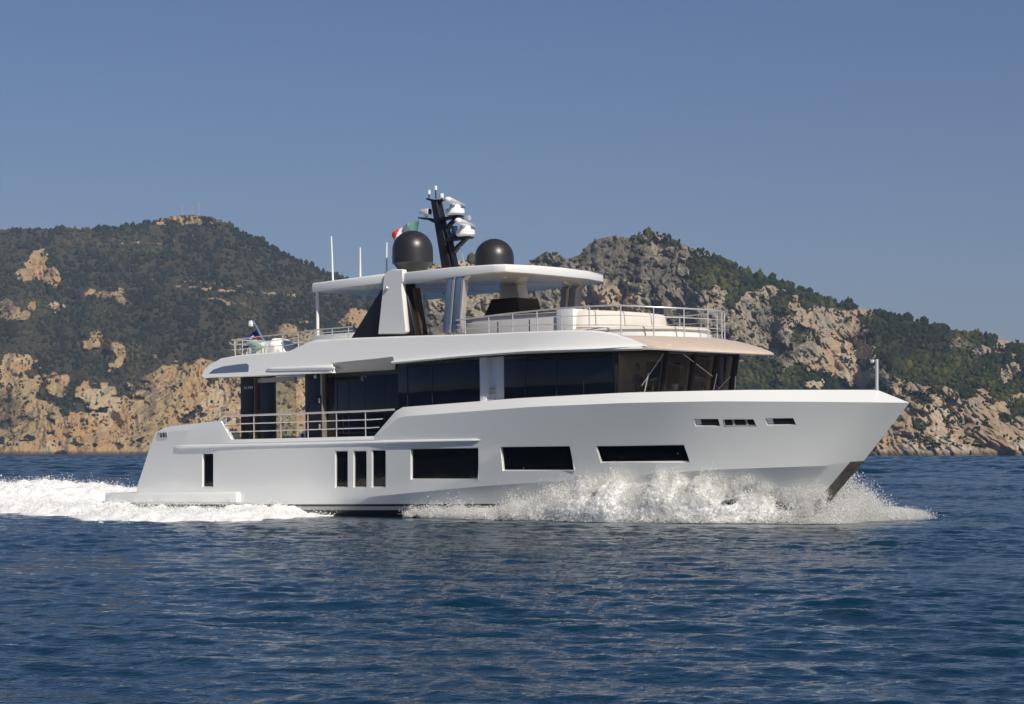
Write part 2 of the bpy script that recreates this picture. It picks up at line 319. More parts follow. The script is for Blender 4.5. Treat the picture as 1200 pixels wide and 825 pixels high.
def forest(name, H, n, size_px, material, blobs, seed, label, dens=None, extra_ridge=0):
    r = np.random.default_rng(seed); nv, nu = H['rock'].shape
    j = r.uniform(0, nu - 1.01, n); i = (r.uniform(0.01, 1, n) ** 0.9) * (nv - 1.01)
    if extra_ridge:
        j = np.concatenate([j, r.uniform(0, nu - 1.01, extra_ridge)]); i = np.concatenate([i, r.uniform(nv - 5, nv - 1.01, extra_ridge)])
    ii, jj = np.round(i).astype(int), np.round(j).astype(int)
    rk = H['rock'][ii, jj]; PXv = H['px'][jj]; PYv = H['py'][ii, jj]
    cl = fbm(PXv / 14 + seed, PYv / 10, o=3)
    keep = r.uniform(0, 1, len(ii)) < np.where(rk > 0.75, 0.015 + .55 * (fbm(PXv / 11 + 70, PYv / 8 + seed, o=3) > .30), np.where(rk > 0.33, 0.35, 0.72 + .6 * cl))
    keep &= (PYv < HOR - 6)
    if dens is not None: keep &= r.uniform(0, 1, len(ii)) < dens(PXv, PYv)
    ii, jj, rk = ii[keep], jj[keep], rk[keep]; PXv, PYv = PXv[keep], PYv[keep]
    p = H['G'][ii, jj]; m = len(p)
    s = size_px * p[:, 1] / F * np.exp(r.normal(0, 0.28, m)) * np.where(rk > 0.33, 0.55, 1.0)
    tint = np.clip(0.40 + 0.20 * r.normal(0, 1, m) + 0.5 * fbm(PXv / 42 + seed, PYv / 26, o=4), 0, 1)
    Vs, Fs, Ts = [], [], []; off = 0
    for b in range(blobs):
        sel = np.arange(m) if b == 0 else np.where(r.uniform(0, 1, m) < 0.75)[0]
        q = len(sel); sb = s[sel] * (1.0 if b == 0 else r.uniform(0.45, 0.75, q))
        asp = r.uniform(0.8, 1.6, q)
        c = p[sel] + np.stack([r.normal(0, .45, q) * s[sel] * (b > 0), r.normal(0, .45, q) * s[sel] * (b > 0), s[sel] * (0.55 + (b > 0) * r.uniform(-0.1, 1.0, q))], 1)
        a = r.uniform(0, 6.28, q); ca, sa = np.cos(a), np.sin(a)
        V = ICO1V[None] * (1 + 0.30 * r.normal(0, 1, (q, len(ICO1V), 1)).clip(-1.3, 1.3))
        x = V[..., 0] * ca[:, None] - V[..., 1] * sa[:, None]; y = V[..., 0] * sa[:, None] + V[..., 1] * ca[:, None]
        V = np.stack([x, y, V[..., 2] * asp[:, None]], -1) * sb[:, None, None] + c[:, None]
        Vs.append(V.reshape(-1, 3)); Fs.append((ICO1F[None] + (off + np.arange(q) * len(ICO1V))[:, None, None]).reshape(-1, 3)); off += q * len(ICO1V)
        Ts.append(np.repeat(tint[sel], len(ICO1V)))
    o = fast_mesh(name, np.concatenate(Vs), np.concatenate(Fs), material, attrs={'tint': np.concatenate(Ts)})
    tag(o, label, 'forest', None, 'stuff'); return o

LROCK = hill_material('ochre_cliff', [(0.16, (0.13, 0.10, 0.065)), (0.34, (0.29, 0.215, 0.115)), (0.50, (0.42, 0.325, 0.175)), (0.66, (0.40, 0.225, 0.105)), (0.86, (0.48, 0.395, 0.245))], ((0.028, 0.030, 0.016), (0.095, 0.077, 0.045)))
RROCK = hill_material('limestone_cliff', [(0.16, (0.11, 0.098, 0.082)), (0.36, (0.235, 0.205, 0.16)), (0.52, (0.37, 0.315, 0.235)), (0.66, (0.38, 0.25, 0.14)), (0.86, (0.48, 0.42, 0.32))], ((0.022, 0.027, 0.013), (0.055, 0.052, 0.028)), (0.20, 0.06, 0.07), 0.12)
left_sky = [(-260, 300), (-120, 280), (0, 271), (31, 266), (89, 268), (143, 264), (172, 260), (188, 256), (198, 252), (222, 250), (246, 252), (258, 257), (272, 265), (300, 278), (309, 283), (341, 301), (378, 317), (406, 326), (440, 345), (480, 372), (540, 410), (620, 460)]
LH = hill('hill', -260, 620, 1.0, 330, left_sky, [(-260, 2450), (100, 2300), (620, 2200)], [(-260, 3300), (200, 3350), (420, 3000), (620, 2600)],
    [(15, 452, 36, 32, .9), (66, 503, 76, 27, .95), (172, 492, 74, 38, 1), (215, 452, 46, 24, 1), (140, 416, 18, 15, .8), (108, 401, 20, 8, .7), (265, 472, 34, 42, 1),
     (48, 313, 16, 17, .8), (66, 321, 12, 11, .6), (22, 316, 9, 8, .55), (12, 366, 17, 13, .75), (36, 357, 12, 7, .6), (68, 364, 9, 9, .55), (128, 346, 26, 8, .5), (222, 253, 38, 6.5, 1),
     (338, 465, 60, 62, .95), (338, 391, 17, 12, .8), (375, 395, 17, 12, .8), (430, 430, 30, 60, .8), (100, 455, 18, 10, .6), (60, 450, 14, 12, .5), (-80, 480, 90, 45, .9), (150, 524, 330, 9, 1)],
    [(182, 334, 216, 335, 1.1, .8), (222, 337, 300, 342, 1.3, .9), (300, 342, 352, 346, 1.2, .7), (176, 327, 240, 330, .8, .5), (198, 281, 236, 274, .9, .7), (140, 285, 190, 286, .8, .5), (232, 330, 292, 336, .8, .6), (245, 350, 290, 358, 2.0, .5)],
    LROCK, 3.0, 26, 7, 1.5, 0.8)
right_sky = [(360, 545), (385, 480), (405, 410), (440, 350), (478, 318), (505, 306), (520, 308), (535, 302), (555, 303), (575, 309), (600, 308), (617, 308), (626, 301), (640, 292), (650, 296), (665, 301), (680, 296), (690, 284), (700, 278), (722, 273), (737, 277), (752, 274), (770, 271), (790, 278), (812, 289), (840, 299), (862, 312), (882, 318), (900, 324), (940, 338), (980, 352), (1040, 366), (1100, 381), (1150, 391), (1200, 400), (1300, 420), (1460, 470)]
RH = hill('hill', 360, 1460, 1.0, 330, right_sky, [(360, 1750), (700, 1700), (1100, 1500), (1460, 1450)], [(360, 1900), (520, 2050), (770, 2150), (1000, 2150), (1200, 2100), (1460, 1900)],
    [(648, 316, 44, 28, 1.2), (562, 345, 110, 48, 1.1), (715, 335, 80, 70, 1.25), (768, 338, 46, 56, 1.1), (690, 390, 90, 50, 1.0), (797, 312, 18, 12, .7), (815, 375, 34, 26, .9), (748, 280, 12, 5, .6), (835, 358, 26, 18, .9), (882, 386, 38, 33, 1.1), (850, 345, 14, 8, .5),
     (905, 345, 12, 8, .6), (965, 402, 49, 41, 1.15), (1020, 446, 36, 13, .7), (1003, 425, 12, 10, .6), (1048, 452, 14, 14, .7), (1070, 455, 10, 6, .5), (1122, 502, 80, 36, 1.1), (1058, 517, 52, 20, 1.1), (1180, 512, 40, 24, .98), (1200, 495, 22, 16, .6), (1145, 468, 30, 8, .7), (1300, 505, 100, 26, .9),
     (1160, 406, 46, 5, .6), (1186, 436, 16, 9, .6), (520, 430, 120, 90, .8), (780, 440, 60, 30, .6), (1150, 527, 180, 7, 1)],
    [(1108, 394, 1200, 421, 1.8, .8), (1110, 405, 1150, 409, 1.2, .6), (1130, 430, 1200, 437, 1.6, .6), (1040, 406, 1100, 408, 1.0, .5), (1130, 455, 1160, 462, 3, .6), (1035, 390, 1075, 393, 1, .4)],
    RROCK, 11.0, 22, 9, 2.5, 0.12)
LT = tree_material('far_forest', (0.012, 0.018, 0.009), (0.030, 0.034, 0.015), (0.085, 0.074, 0.034))
RT = tree_material('pine_forest', (0.012, 0.021, 0.008), (0.033, 0.041, 0.012), (0.080, 0.080, 0.022))
forest('forest', LH, 30000, 2.0, LT, 1, 5, 'dark wooded slope of the far hill behind the stern', extra_ridge=700, dens=lambda x, y: np.where((np.hypot((x - 222) / 42, (y - 253) / 8) < 1), 0.05, 1))
forest('forest', RH, 30000, 2.6, RT, 2, 6, 'pine covered slope of the nearer hill behind the bow', extra_ridge=500)
# three slim masts on the bare summit
for i, (mx_, h_) in enumerate(((214, 17), (226, 12), (233, 18))):
    jx = int(np.argmin(abs(LH['px'] - mx_))); b_ = LH['G'][-1, jx]
    mb = MB().tube([b_ + [0, 0, -2], b_ + [0, 0, h_]], 0.55, 6, r1=0.3)
    for q in (0.45, 0.7, 0.92): mb.box(b_[0] - .9, b_[0] + .9, b_[1] - .9, b_[1] + .9, b_[2] + h_ * q, b_[2] + h_ * q + 1.0)
    o = mb.build('radio_mast', mat('mast_paint', (0.45, 0.36, 0.33), 0.6))
    tag(o, ('tall slim radio mast on the bare summit, leftmost of the three', 'short radio mast between two taller ones on the bare summit', 'tallest radio mast on the bare summit, rightmost of the three')[i], 'mast', 'radio masts on the summit')

# ================================================================== SEA
def sea_material():
    m = bpy.data.materials.new('sea_water'); m.use_nodes = True; n = m.node_tree.nodes; l = m.node_tree.links; b = n['Principled BSDF']
    b.inputs['Base Color'].default_value = (0.002, 0.024, 0.046, 1); b.inputs['Roughness'].default_value = 0.06; b.inputs['IOR'].default_value = 1.333
    g = n.new('ShaderNodeNewGeometry'); prev = None
    for sc_, st_, ds_, str_ in ((2.6, 0.30, 0.10, (1.0, 1.6, 1)), (9.0, 0.5, 0.04, (1.0, 1.5, 1))):
        mp = n.new('ShaderNodeMapping'); mp.inputs['Scale'].default_value = str_; l.new(g.outputs['Position'], mp.inputs[0])
        z = n.new('ShaderNodeTexNoise'); z.inputs['Scale'].default_value = sc_; z.inputs['Detail'].default_value = 3; l.new(mp.outputs[0], z.inputs['Vector'])
        bp = n.new('ShaderNodeBump'); bp.inputs['Strength'].default_value = st_; bp.inputs['Distance'].default_value = ds_; l.new(z.outputs[0], bp.inputs['Height'])
        if prev: l.new(prev.outputs[0], bp.inputs['Normal'])
        prev = bp
    l.new(prev.outputs[0], b.inputs['Normal'])
    return m
def far_sea_material():
    m = bpy.data.materials.new('far_water'); m.use_nodes = True; n = m.node_tree.nodes; l = m.node_tree.links; b = n['Principled BSDF']
    b.inputs['Base Color'].default_value = (0.008, 0.028, 0.070, 1); b.inputs['Roughness'].default_value = 0.30; b.inputs['IOR'].default_value = 1.333
    g = n.new('ShaderNodeNewGeometry'); prev = None
    for sc_, ds_ in ((0.35, 1.2), (1.4, 0.45)):
        z = n.new('ShaderNodeTexNoise'); z.inputs['Scale'].default_value = sc_; z.inputs['Detail'].default_value = 4; l.new(g.outputs['Position'], z.inputs['Vector'])
        bp = n.new('ShaderNodeBump'); bp.inputs['Strength'].default_value = 0.6; bp.inputs['Distance'].default_value = ds_; l.new(z.outputs[0], bp.inputs['Height'])
        if prev: l.new(prev.outputs[0], bp.inputs['Normal'])
        prev = bp
    l.new(prev.outputs[0], b.inputs['Normal']); return m
WAVES = []
_r = np.random.default_rng(21)
for i in range(96):
    lam = 0.12 * (3.4 / 0.12) ** (_r.uniform()); k = 2 * math.pi / lam
    th = math.radians(258 + _r.normal() * 34)
    WAVES.append((k * math.cos(th), k * math.sin(th), 0.0255 * _r.uniform(0.6, 1.4) / k * (1.0 if lam < 1 else lam ** -0.8), _r.uniform(0, 6.283), lam))
FARW = []
for i in range(40):
    lam = 2.4 * (9 / 2.4) ** _r.uniform(); k = 2 * math.pi / lam; th = math.radians(265 + _r.normal() * 38)
    FARW.append((k * math.cos(th), k * math.sin(th), 0.030 * _r.uniform(.6, 1.4) / k, _r.uniform(0, 6.283)))
def sea_height(X, Y, sp=None):
    Z = np.zeros_like(X)
    grp = 0.85 + 0.35 * fbm(X / 7, Y / 11, o=2)
    for kx, ky, a, ph, lam in WAVES: Z += a * np.sin(kx * X + ky * Y + ph) * (1 if sp is None else np.clip(1.6 - 2.0 * sp / lam, 0, 1))
    if sp is not None:
        j = int(np.searchsorted(Y[:, 0], 105)); Xf, Yf = X[j:], Y[j:]; Q = np.zeros_like(Xf)
        for kx, ky, a, ph in FARW: Q += a * np.sin(kx * Xf + ky * Yf + ph)
        Z[j:] += Q * sstep(105, 260, Yf)
    return Z * grp
yy = np.concatenate([9 + (150 - 9) * np.linspace(0, 1, 1600)[:-1] ** 1.35, np.geomspace(150, 1000, 900)])[:, None]; NY, NX = len(yy), 640
xx = np.linspace(-1, 1, NX)[None, :] * (yy * 0.2118 + 7)
YY = np.broadcast_to(yy, xx.shape)
ZZ = sea_height(xx, YY, np.gradient(yy[:, 0])[:, None]) * np.interp(YY, [9, 120, 300, 1000], [1, 1, 1.3, 1.6])
loc = np.stack([xx - O[0], YY - O[1]], -1); lx = loc[..., 0] * _fw[0] + loc[..., 1] * _fw[1]; ly = loc[..., 0] * _pt[0] + loc[..., 1] * _pt[1]
inhull = (np.abs(lx) < 17) & (np.abs(ly) < 5)
ZZ = ZZ * np.where(np.hypot(lx / 20, ly / 6) < 1, 0.55, 1.0)
V = np.stack([xx, YY, ZZ], -1).reshape(-1, 3); Fq = grid_faces(NY, NX)
far = np.array([[-7000, -300, -.32], [7000, -300, -.32], [7000, 6000, -.32], [-7000, 6000, -.32]])
Fq = np.concatenate([Fq, [[len(V), len(V) + 1, len(V) + 2, len(V) + 3]]]); V = np.concatenate([V, far])
sea = fast_mesh('sea', V, Fq, sea_material(), smooth=True); sea.data.materials.append(far_sea_material()); sea.data.polygons[len(Fq) - 1].material_index = 1
tag(sea, kind='structure')

# ================================================================== HAZE
hz = MB().box(-8000, 8000, -400, 7000, -3.0, 420).build('haze', bpy.data.materials.new('haze_air'))
hm = hz.data.materials[0]; hm.use_nodes = True; hn = hm.node_tree.nodes; hn.remove(hn['Principled BSDF'])
pv = hn.new('ShaderNodeVolumePrincipled'); pv.inputs['Color'].default_value = (0.55, 0.72, 1.0, 1); pv.inputs['Density'].default_value = 0.000065
hm.node_tree.links.new(pv.outputs[0], hn['Material Output'].inputs['Volume']); tag(hz, kind='stuff')
# ================================================================== YACHT
yacht = yempty('motor_yacht')
tag(yacht, 'long white explorer motor yacht under way, black windows and two black radomes', 'yacht')
def lerp_tab(tab, x): a, b = zip(*tab); return np.interp(x, a, b)
def smooth_tab(tab, x):
    """monotone cubic through a table"""
    X, Yv = map(np.array, zip(*tab)); X = X.astype(float); Yv = Yv.astype(float); h = np.diff(X); d = np.diff(Yv) / h; m = np.zeros_like(X)
    m[1:-1] = np.where(d[:-1] * d[1:] > 0, 2 * d[:-1] * d[1:] / (d[:-1] + d[1:] + 1e-12), 0); m[0] = d[0]; m[-1] = d[-1]
    x = np.asarray(x, float); i = np.clip(np.searchsorted(X, x) - 1, 0, len(h) - 1); t = (x - X[i]) / h[i]
    return (2 * t**3 - 3 * t**2 + 1) * Yv[i] + (t**3 - 2 * t**2 + t) * h[i] * m[i] + (-2 * t**3 + 3 * t**2) * Yv[i + 1] + (t**3 - t**2) * h[i] * m[i + 1]
YK = [(-13.4, 3.40), (-12, 3.48), (-10, 3.62), (-6, 3.70), (2, 3.70), (5, 3.64), (8, 3.32), (10, 2.88), (12, 2.18), (13.5, 1.54), (14.8, .92), (15.7, .40), (16.33, 0)]
YT = [(-12, 3.44), (-10, 3.58), (-8, 3.66), (-.5, 3.64), (1, 3.56), (2, 3.50), (5, 3.42), (8, 3.08), (10, 2.60), (12, 1.82), (13.5, 1.07), (14.6, .46), (15.27, 0)]
YC = [(-13.4, 3.36), (-6, 3.56), (0, 3.56), (3, 3.42), (6, 3.02), (8, 2.58), (10, 2.24), (12, 1.60), (13.5, .92), (14.72, 0)]
YW = [(-13.4, 3.26), (-4, 3.42), (0, 3.32), (3, 2.98), (6, 2.42), (8, 1.95), (10, 1.36), (12, .62), (13.15, 0)]
ZC = [(-13.4, .47), (-3.7, .52), (3.06, .97), (7.8, 1.20), (10.7, 1.38), (12.6, 1.43), (13.9, 1.46), (14.72, 1.52)]
ZT = [(-11.4, 3.13), (-8.46, 3.27), (-7.92, 2.62), (-1.22, 2.60), (-.27, 3.37), (.03, 3.49), (4.5, 3.63), (8.5, 3.69), (12, 3.68), (15.27, 3.61)]
ZK = [(-11.4, 2.95), (-8.46, 3.0), (-7.92, 2.5), (-1.22, 2.5), (-.27, 3.12), (.03, 3.19), (5, 3.35), (8, 3.38), (10.6, 3.36), (13, 3.29), (15.27, 3.21)]
xt = np.unique(np.concatenate([np.linspace(-11.4, 9, 52), np.linspace(9, 15.27, 40), [-8.46, -7.92, -1.22, -.27, .03, -8.3, -1.05]]))
tt = (xt + 11.4) / (15.27 + 11.4)
def rowx(a, b): return a + (b - a) * tt
def smoothed_wl(x, z):                                     # below the chine: between waterline and chine
    f = np.clip(z / np.maximum(lerp_tab(ZC, x), .2), 0, 1); return f
rows = []
rows.append(np.stack([rowx(-13.2, 12.6), 0 * tt, 0 * tt - .75], 1))
for z in (-.35, 0.0, .24, .36, .43):
    xe = 13.15 + (14.72 - 13.15) * z / 1.52; X = rowx(-13.35, xe)
    zc = lerp_tab(ZC, X * 14.72 / xe if z > 0 else X); f = np.clip(z / np.maximum(zc, .45), 0, 1)
    y0 = smooth_tab(YW, np.where(X > 0, X * 13.15 / xe, X)) - (.5 if z < 0 else 0) * (np.linspace(1, 0, len(tt)) ** .5); y1 = smooth_tab(YC, np.where(X > 0, X * 14.72 / xe, X))
    rows.append(np.stack([X, np.maximum(y0 * (1 - f) + y1 * f, 0), 0 * tt + z], 1))
Xc = rowx(-13.3, 14.72); chine = np.stack([Xc, smooth_tab(YC, Xc), np.maximum(lerp_tab(ZC, Xc), .46)], 1)
Xk = rowx(-12.0, 16.33); Yk = smooth_tab(YK, Xk); Zk = lerp_tab(ZK, xt); knuckle = np.stack([Xk, Yk, Zk], 1)
Zk0 = np.interp(xt, [-11.4, -8.46, -.27, 5], [2.95, 2.95, 3.12, 3.35]); kn_s = np.stack([Xk, Yk, np.where(xt < 3, np.minimum(Zk, Zk0), Zk)], 1)
rows.append(chine)
for f, xs in ((.04, -13.28), (.27, -13.08), (.5, -12.75), (.75, -12.4)):
    r_ = chine * (1 - f) + kn_s * f
    a = np.clip(1 - (tt / .10), 0, 1) ** 1; r_[:, 0] += a * (xs - r_[0, 0])
    bowf = sstep(7, 14, xt); r_[:, 1] = np.maximum(r_[:, 1] - .18 * f * (1 - f) * bowf * (1 - sstep(15.0, 15.27, xt)), 0); r_[-1, 1] = 0
    if f == .04: r_[:, 1] += .0
    rows.append(r_)
rows.append(knuckle)
Ztop = lerp_tab(ZT, xt); top = np.stack([xt, smooth_tab(YT, xt), Ztop], 1); rows.append(top)
inn = top.copy(); inn[:, 1] = np.maximum(inn[:, 1] - .16, 0); inn[:, 0] = np.minimum(inn[:, 0], 15.1); rows.append(inn)
dk = inn.copy(); dk[:, 2] = np.interp(xt, [-11.4, -.5, .2, 15.3], [2.25, 2.25, 2.75, 2.95]); dk[:, 1] = np.maximum(dk[:, 1] - .02, 0); rows.append(dk)
ctr = dk.copy(); ctr[:, 1] = 0; ctr[:, 2] += .03; rows.append(ctr)
for r_ in rows: r_[-1, 1] = 0
S = np.array(rows); NRW = len(rows)
ring = np.concatenate([S * [1, -1, 1], S[1:-1][::-1]], 0)                   # starboard is negative y
hb = MB(); nT = len(tt); nR = len(ring)
for i in range(nR):
    j = (i + 1) % nR
    r0 = i if i < NRW else 2 * NRW - 2 - i; r1 = j if j < NRW else 2 * NRW - 2 - j; rr = min(r0, r1)
    mi = 0
    if rr <= 2: mi = 1
    elif rr == 3: mi = 2
    elif rr == 4: mi = 1
    if rr >= NRW - 2: mi = 3
    hb.grid(ring[[i, j]], mi=mi)
hb.add(ring[:, 0], [tuple(range(nR))], 0)
HULLM = [HULLW, BOOTB, BOOTG, TEAK]
hull = hb.build('hull', HULLM, yacht, merge=2e-4)
def bvh_of(o):
    bm = bmesh.new(); bm.from_mesh(o.data); t = BVHTree.FromBMesh(bm); bm.free(); return t
HB = bvh_of(hull)
def hit(px, py, tree=None):
    d = Vector(ray(px, py)).normalized(); p, nrm, *_ = (tree or HB).ray_cast(Vector(CL), d)
    if p is None: raise RuntimeError('no hull at %s %s' % (px, py))
    return np.array(p), np.array(nrm)
# window pockets cut into the hull side, both sides
WIN = [('hull_window', [(237, 531), (250, 531), (250, 571), (237, 571)]),
       ('hull_window', [(392.5, 528), (407.5, 528), (407.5, 571.5), (392.5, 571.5)]),
       ('hull_window', [(414, 528), (429.5, 528), (429.5, 571.5), (414, 571.5)]),
       ('hull_window', [(435.5, 527), (452, 527), (452, 571.5), (435.5, 571.5)]),
       ('hull_window', [(481, 525.5), (560.5, 524.5), (561, 562), (481, 562)]),
       ('hull_window', [(586, 523.5), (667.5, 522.5), (674, 551.5), (589, 552)]),
       ('hull_window', [(698, 522.5), (801.5, 521), (808.5, 542), (704, 542.5)])]
VENT = [[(813, 491), (841.5, 491), (844, 499.5), (815, 499.5)], [(847, 491), (883.5, 490.7), (887, 499), (849, 499.5)], [(896.5, 490.3), (929.5, 490), (933, 498), (899, 498.5)]]
STERNV = [(185, 507), (196, 506), (196.5, 513), (185.5, 514)]
cut = MB(); pockets = []
def pocket(pix, out, depth):
    hn = [hit(a, b) for a, b in pix]; p = [h[0] for h in hn]; c = sum(p) / 4
    nv = np.cross(p[1] - p[0], p[3] - p[0]); nv /= np.linalg.norm(nv); nv = nv if nv[1] < 0 else -nv; p = [q - nv * float(np.dot(nv, q - c)) for q in p]
    for s in (1, -1):
        k = np.array([1, s, 1]); pts = [q * k for q in p]; n_ = nv * k
        cut.prism([q + n_ * .15 for q in pts], -n_ * (.15 + depth)); pockets.append((pts, n_, depth, s))
    return p, nv
for nm, pix in WIN: pocket(pix, .1, .085)
for pix in VENT: pocket(pix, .1, .16)
pocket(STERNV, .1, .10)
co = cut.build('cutter', HULLW)
md = hull.modifiers.new('cut', 'BOOLEAN'); md.operation = 'DIFFERENCE'; md.object = co; md.solver = 'EXACT'
dg = bpy.context.evaluated_depsgraph_get(); co.parent = None
co.matrix_world = yacht.matrix_world; bpy.context.view_layer.update(); dg = bpy.context.evaluated_depsgraph_get()
nm_ = bpy.data.meshes.new_from_object(hull.evaluated_get(dg)); hull.modifiers.clear(); old = hull.data; hull.data = nm_; nm_.name = 'hull'
bpy.data.meshes.remove(old); cm = co.data; bpy.data.objects.remove(co); bpy.data.meshes.remove(cm)
nm_.polygons.foreach_set('use_smooth', [True] * len(nm_.polygons)); nm_.set_sharp_from_angle(angle=math.radians(11))
print('hull polys', len(nm_.polygons))
def inset_poly(pts, d):
    c = sum(pts) / len(pts); n = len(pts); out = []
    for i in range(n):
        a = pts[i - 1] - pts[i]; b = pts[(i + 1) % n] - pts[i]; a = a / np.linalg.norm(a); b = b / np.linalg.norm(b)
        s = np.linalg.norm(np.cross(a, b)); out.append(pts[i] + (a + b) * d / max(s, .2))
    return out
def frame_mb(pts, n_, wd, z0, z1):
    """flat ring of width wd just inside pts, from offset z0 to z1 along n_"""
    i_ = inset_poly(pts, wd); m = MB(); k = len(pts)
    rows_ = [[p + n_ * z0 for p in pts], [p + n_ * z1 for p in pts], [p + n_ * z1 for p in i_], [p + n_ * z0 for p in i_]]
    return m.grid(rows_, cu=True, cv=True)
for q, (pts, n_, depth, s) in enumerate(pockets):
    kind = 'window' if q < 14 else ('vent' if q < 20 else 'stern')
    if kind == 'window':
        c_ = sum(pts) / len(pts); fl_ = [p - n_ * float(np.dot(n_, p - c_)) for p in inset_poly(pts, .004)]
        g = MB().prism([p - n_ * (depth - .002) for p in fl_], n_ * .02).build('hull_window', HGLASS, yacht)
        frame_mb(inset_poly(pts, .003), n_, .022, -depth + .022, -depth + .05).build('window_frame', WHITE, g, bevel=.004)
    elif kind == 'vent':
        ip = inset_poly(pts, .004); ip = ip if q in (16, 17) else [ip[0] * .78 + ip[1] * .22, ip[1], ip[2], ip[3] * .78 + ip[2] * .22]
        v = MB().prism([p - n_ * (depth - .002) for p in ip], n_ * .05).build('bow_vent', BLACK, yacht)
        if q in (16, 17): frame_mb(pts, n_, .022, -.03, .008).build('vent_frame', STEEL, v, bevel=.004)
        if q in (16, 17):
            c0, c1 = (pts[0] * .72 + pts[1] * .28), (pts[3] * .72 + pts[2] * .28); d0, d1 = (pts[0] * .3 + pts[1] * .7), (pts[3] * .3 + pts[2] * .7)
            MB().tube([c0 - n_ * .08, c1 - n_ * .08], .035, 8).build('fairlead_roller', STEEL, v, smooth=40); MB().tube([d0 - n_ * .08, d1 - n_ * .08], .035, 8).build('fairlead_roller', STEEL, v, smooth=40)
    else:
        v = MB().prism([p - n_ * (depth - .002) for p in inset_poly(pts, .004)], n_ * .012).build('stern_fairlead', BLACK, yacht)
        frame_mb([x + (x - sum(pts) / 4) * .03 + n_ * .002 for x in pts], n_, .035, 0, .016).build('fairlead_frame', STEEL, v, bevel=.004)
        for u in (.35, .65): MB().tube([pts[0] * (1 - u) + pts[1] * u - n_ * .05, pts[3] * (1 - u) + pts[2] * u - n_ * .05], .03, 8).build('fairlead_roller', STEEL, v, smooth=40)
# stem plate of bare metal on the lower stem
for s in (-1, 1):
    R_ = []
    for ri in range(1, 8):
        a = rows[min(ri, 6)] if ri < 7 else rows[7]
        end = a[-1]; xa = end[0] - .30; ya = np.interp(xa, a[:, 0], a[:, 1]); za = np.interp(xa, a[:, 0], a[:, 2])
        R_.append([[end[0] + .012, 0, end[2]], [end[0] + .004, s * .014, end[2]], [xa, s * (ya + .014), za], [xa - .002, s * (ya - .01), za]])
    if s == -1: sp0 = R_
    else:
        m = MB(); m.grid(sp0); m.grid(R_); m.build('stem_plate', STEELD, yacht, merge=1e-4, smooth=35)
# rubbing strake with a rounded end, both sides
for s in (-1, 1):
    a, b = P(195, 523.5, -3.74), P(566, 515.5, -3.74); R_ = []
    for t_ in np.linspace(0, 1, 40):
        x = a[0] + (b[0] - a[0]) * t_; z = a[2] + (b[2] - a[2]) * t_; y = np.interp(x, rows[8][:, 0], rows[9][:, 1]) - .02; e = min(1, (t_) * 30, (1 - t_) * 60) ** .5 if 0 < t_ < 1 else .05
        R_.append([[x, s * (y + dy * e), z + dz * e] for dy, dz in ((0, .06), (.08, .045), (.115, .015), (.115, -.02), (.07, -.05), (0, -.065))])
    m = MB(); m.grid(R_); m.add(R_[0], [(0, 1, 2, 3, 4, 5)]); m.add(R_[-1], [(5, 4, 3, 2, 1, 0)]); m.build('rubbing_strake', WHITE, yacht, smooth=50)
# swim platform wrapping the stern
m = MB(); pl = [(-14.75, 3.45), (-14.75, -3.45), (-14.6, -3.62), (-12.9, -3.68), (-7.62, -3.74), (-7.62, -3.3), (-12.6, -3.0), (-12.6, 3.0), (-7.62, 3.3), (-7.62, 3.74), (-12.9, 3.68), (-14.6, 3.62)]
m.prism([(x, y, .50) for x, y in pl], (0, 0, .34)); sp = m.build('swim_platform', WHITE, yacht, bevel=.035)
m = MB(); m.prism([(x, y, .842) for x, y in ((-14.65, 3.4), (-14.65, -3.4), (-13.0, -3.5), (-13.0, 3.5))], (0, 0, .012)); m.build('platform_deck', TEAK, sp)
# ---- deckhouse on the main deck
def flat_poly(name, pix, y, th, m_, parent=yacht, bevel=0.0, mirror=True, inward=True):
    obs = []
    for s in ((1, -1) if mirror else (1,)):
        pts = [np.array(P(a, b, y)) * [1, s, 1] for a, b in pix]
        obs.append(MB().prism(pts, (0, s * th if inward else -s * th, 0)).build(name, m_, parent, bevel=bevel))
    return obs
ZF = 2.28                                                 # main deck level
def dbox(name, x0, x1, y0, y1, z0, z1, m_, parent=yacht, bevel=.01, mirror=False):
    r_ = [MB().box(x0, x1, y0, y1, z0, z1).build(name, m_, parent, bevel=bevel)]
    if mirror: r_.append(MB().box(x0, x1, -y1, -y0, z0, z1).build(name, m_, parent, bevel=bevel))
    return r_
posts = dbox('cockpit_pillar', -8.10, -7.46, -3.05, -2.75, ZF, 4.86, PANEL, mirror=True)
dbox('pillar_trim', -7.455, -7.38, -3.04, -2.80, ZF, 4.84, mat('bronze_trim', (.16, .13, .10), .35, metal=.6), posts[0], bevel=.005)
q0 = P(302.5, 475, -1.0); q1 = P(322, 475, -1.0)
bar = dbox('bar_cabinet', q0[0], q1[0] + .05, -1.03, -.97, ZF, 4.84, mat('slate_panel', (.022, .028, .036), .3), bevel=.01)[0]
g0 = P(322, 470, -2.9); g1 = P(347, 470, -2.9); g2 = P(361, 470, -2.9)
for s in (-1, 1):
    gl = MB().box(g0[0], g1[0], s * 2.9 - .012, s * 2.9 + .012, ZF, 4.52).build('glass_screen', CGLASS, yacht)
    MB().box(g0[0] - .9, g1[0], s * 2.9 - .05, s * 2.9 + .05, 4.525, 4.68).build('screen_head_rail', mat('grey_alloy', (.42, .42, .43), .35, metal=.4), gl, bevel=.01)
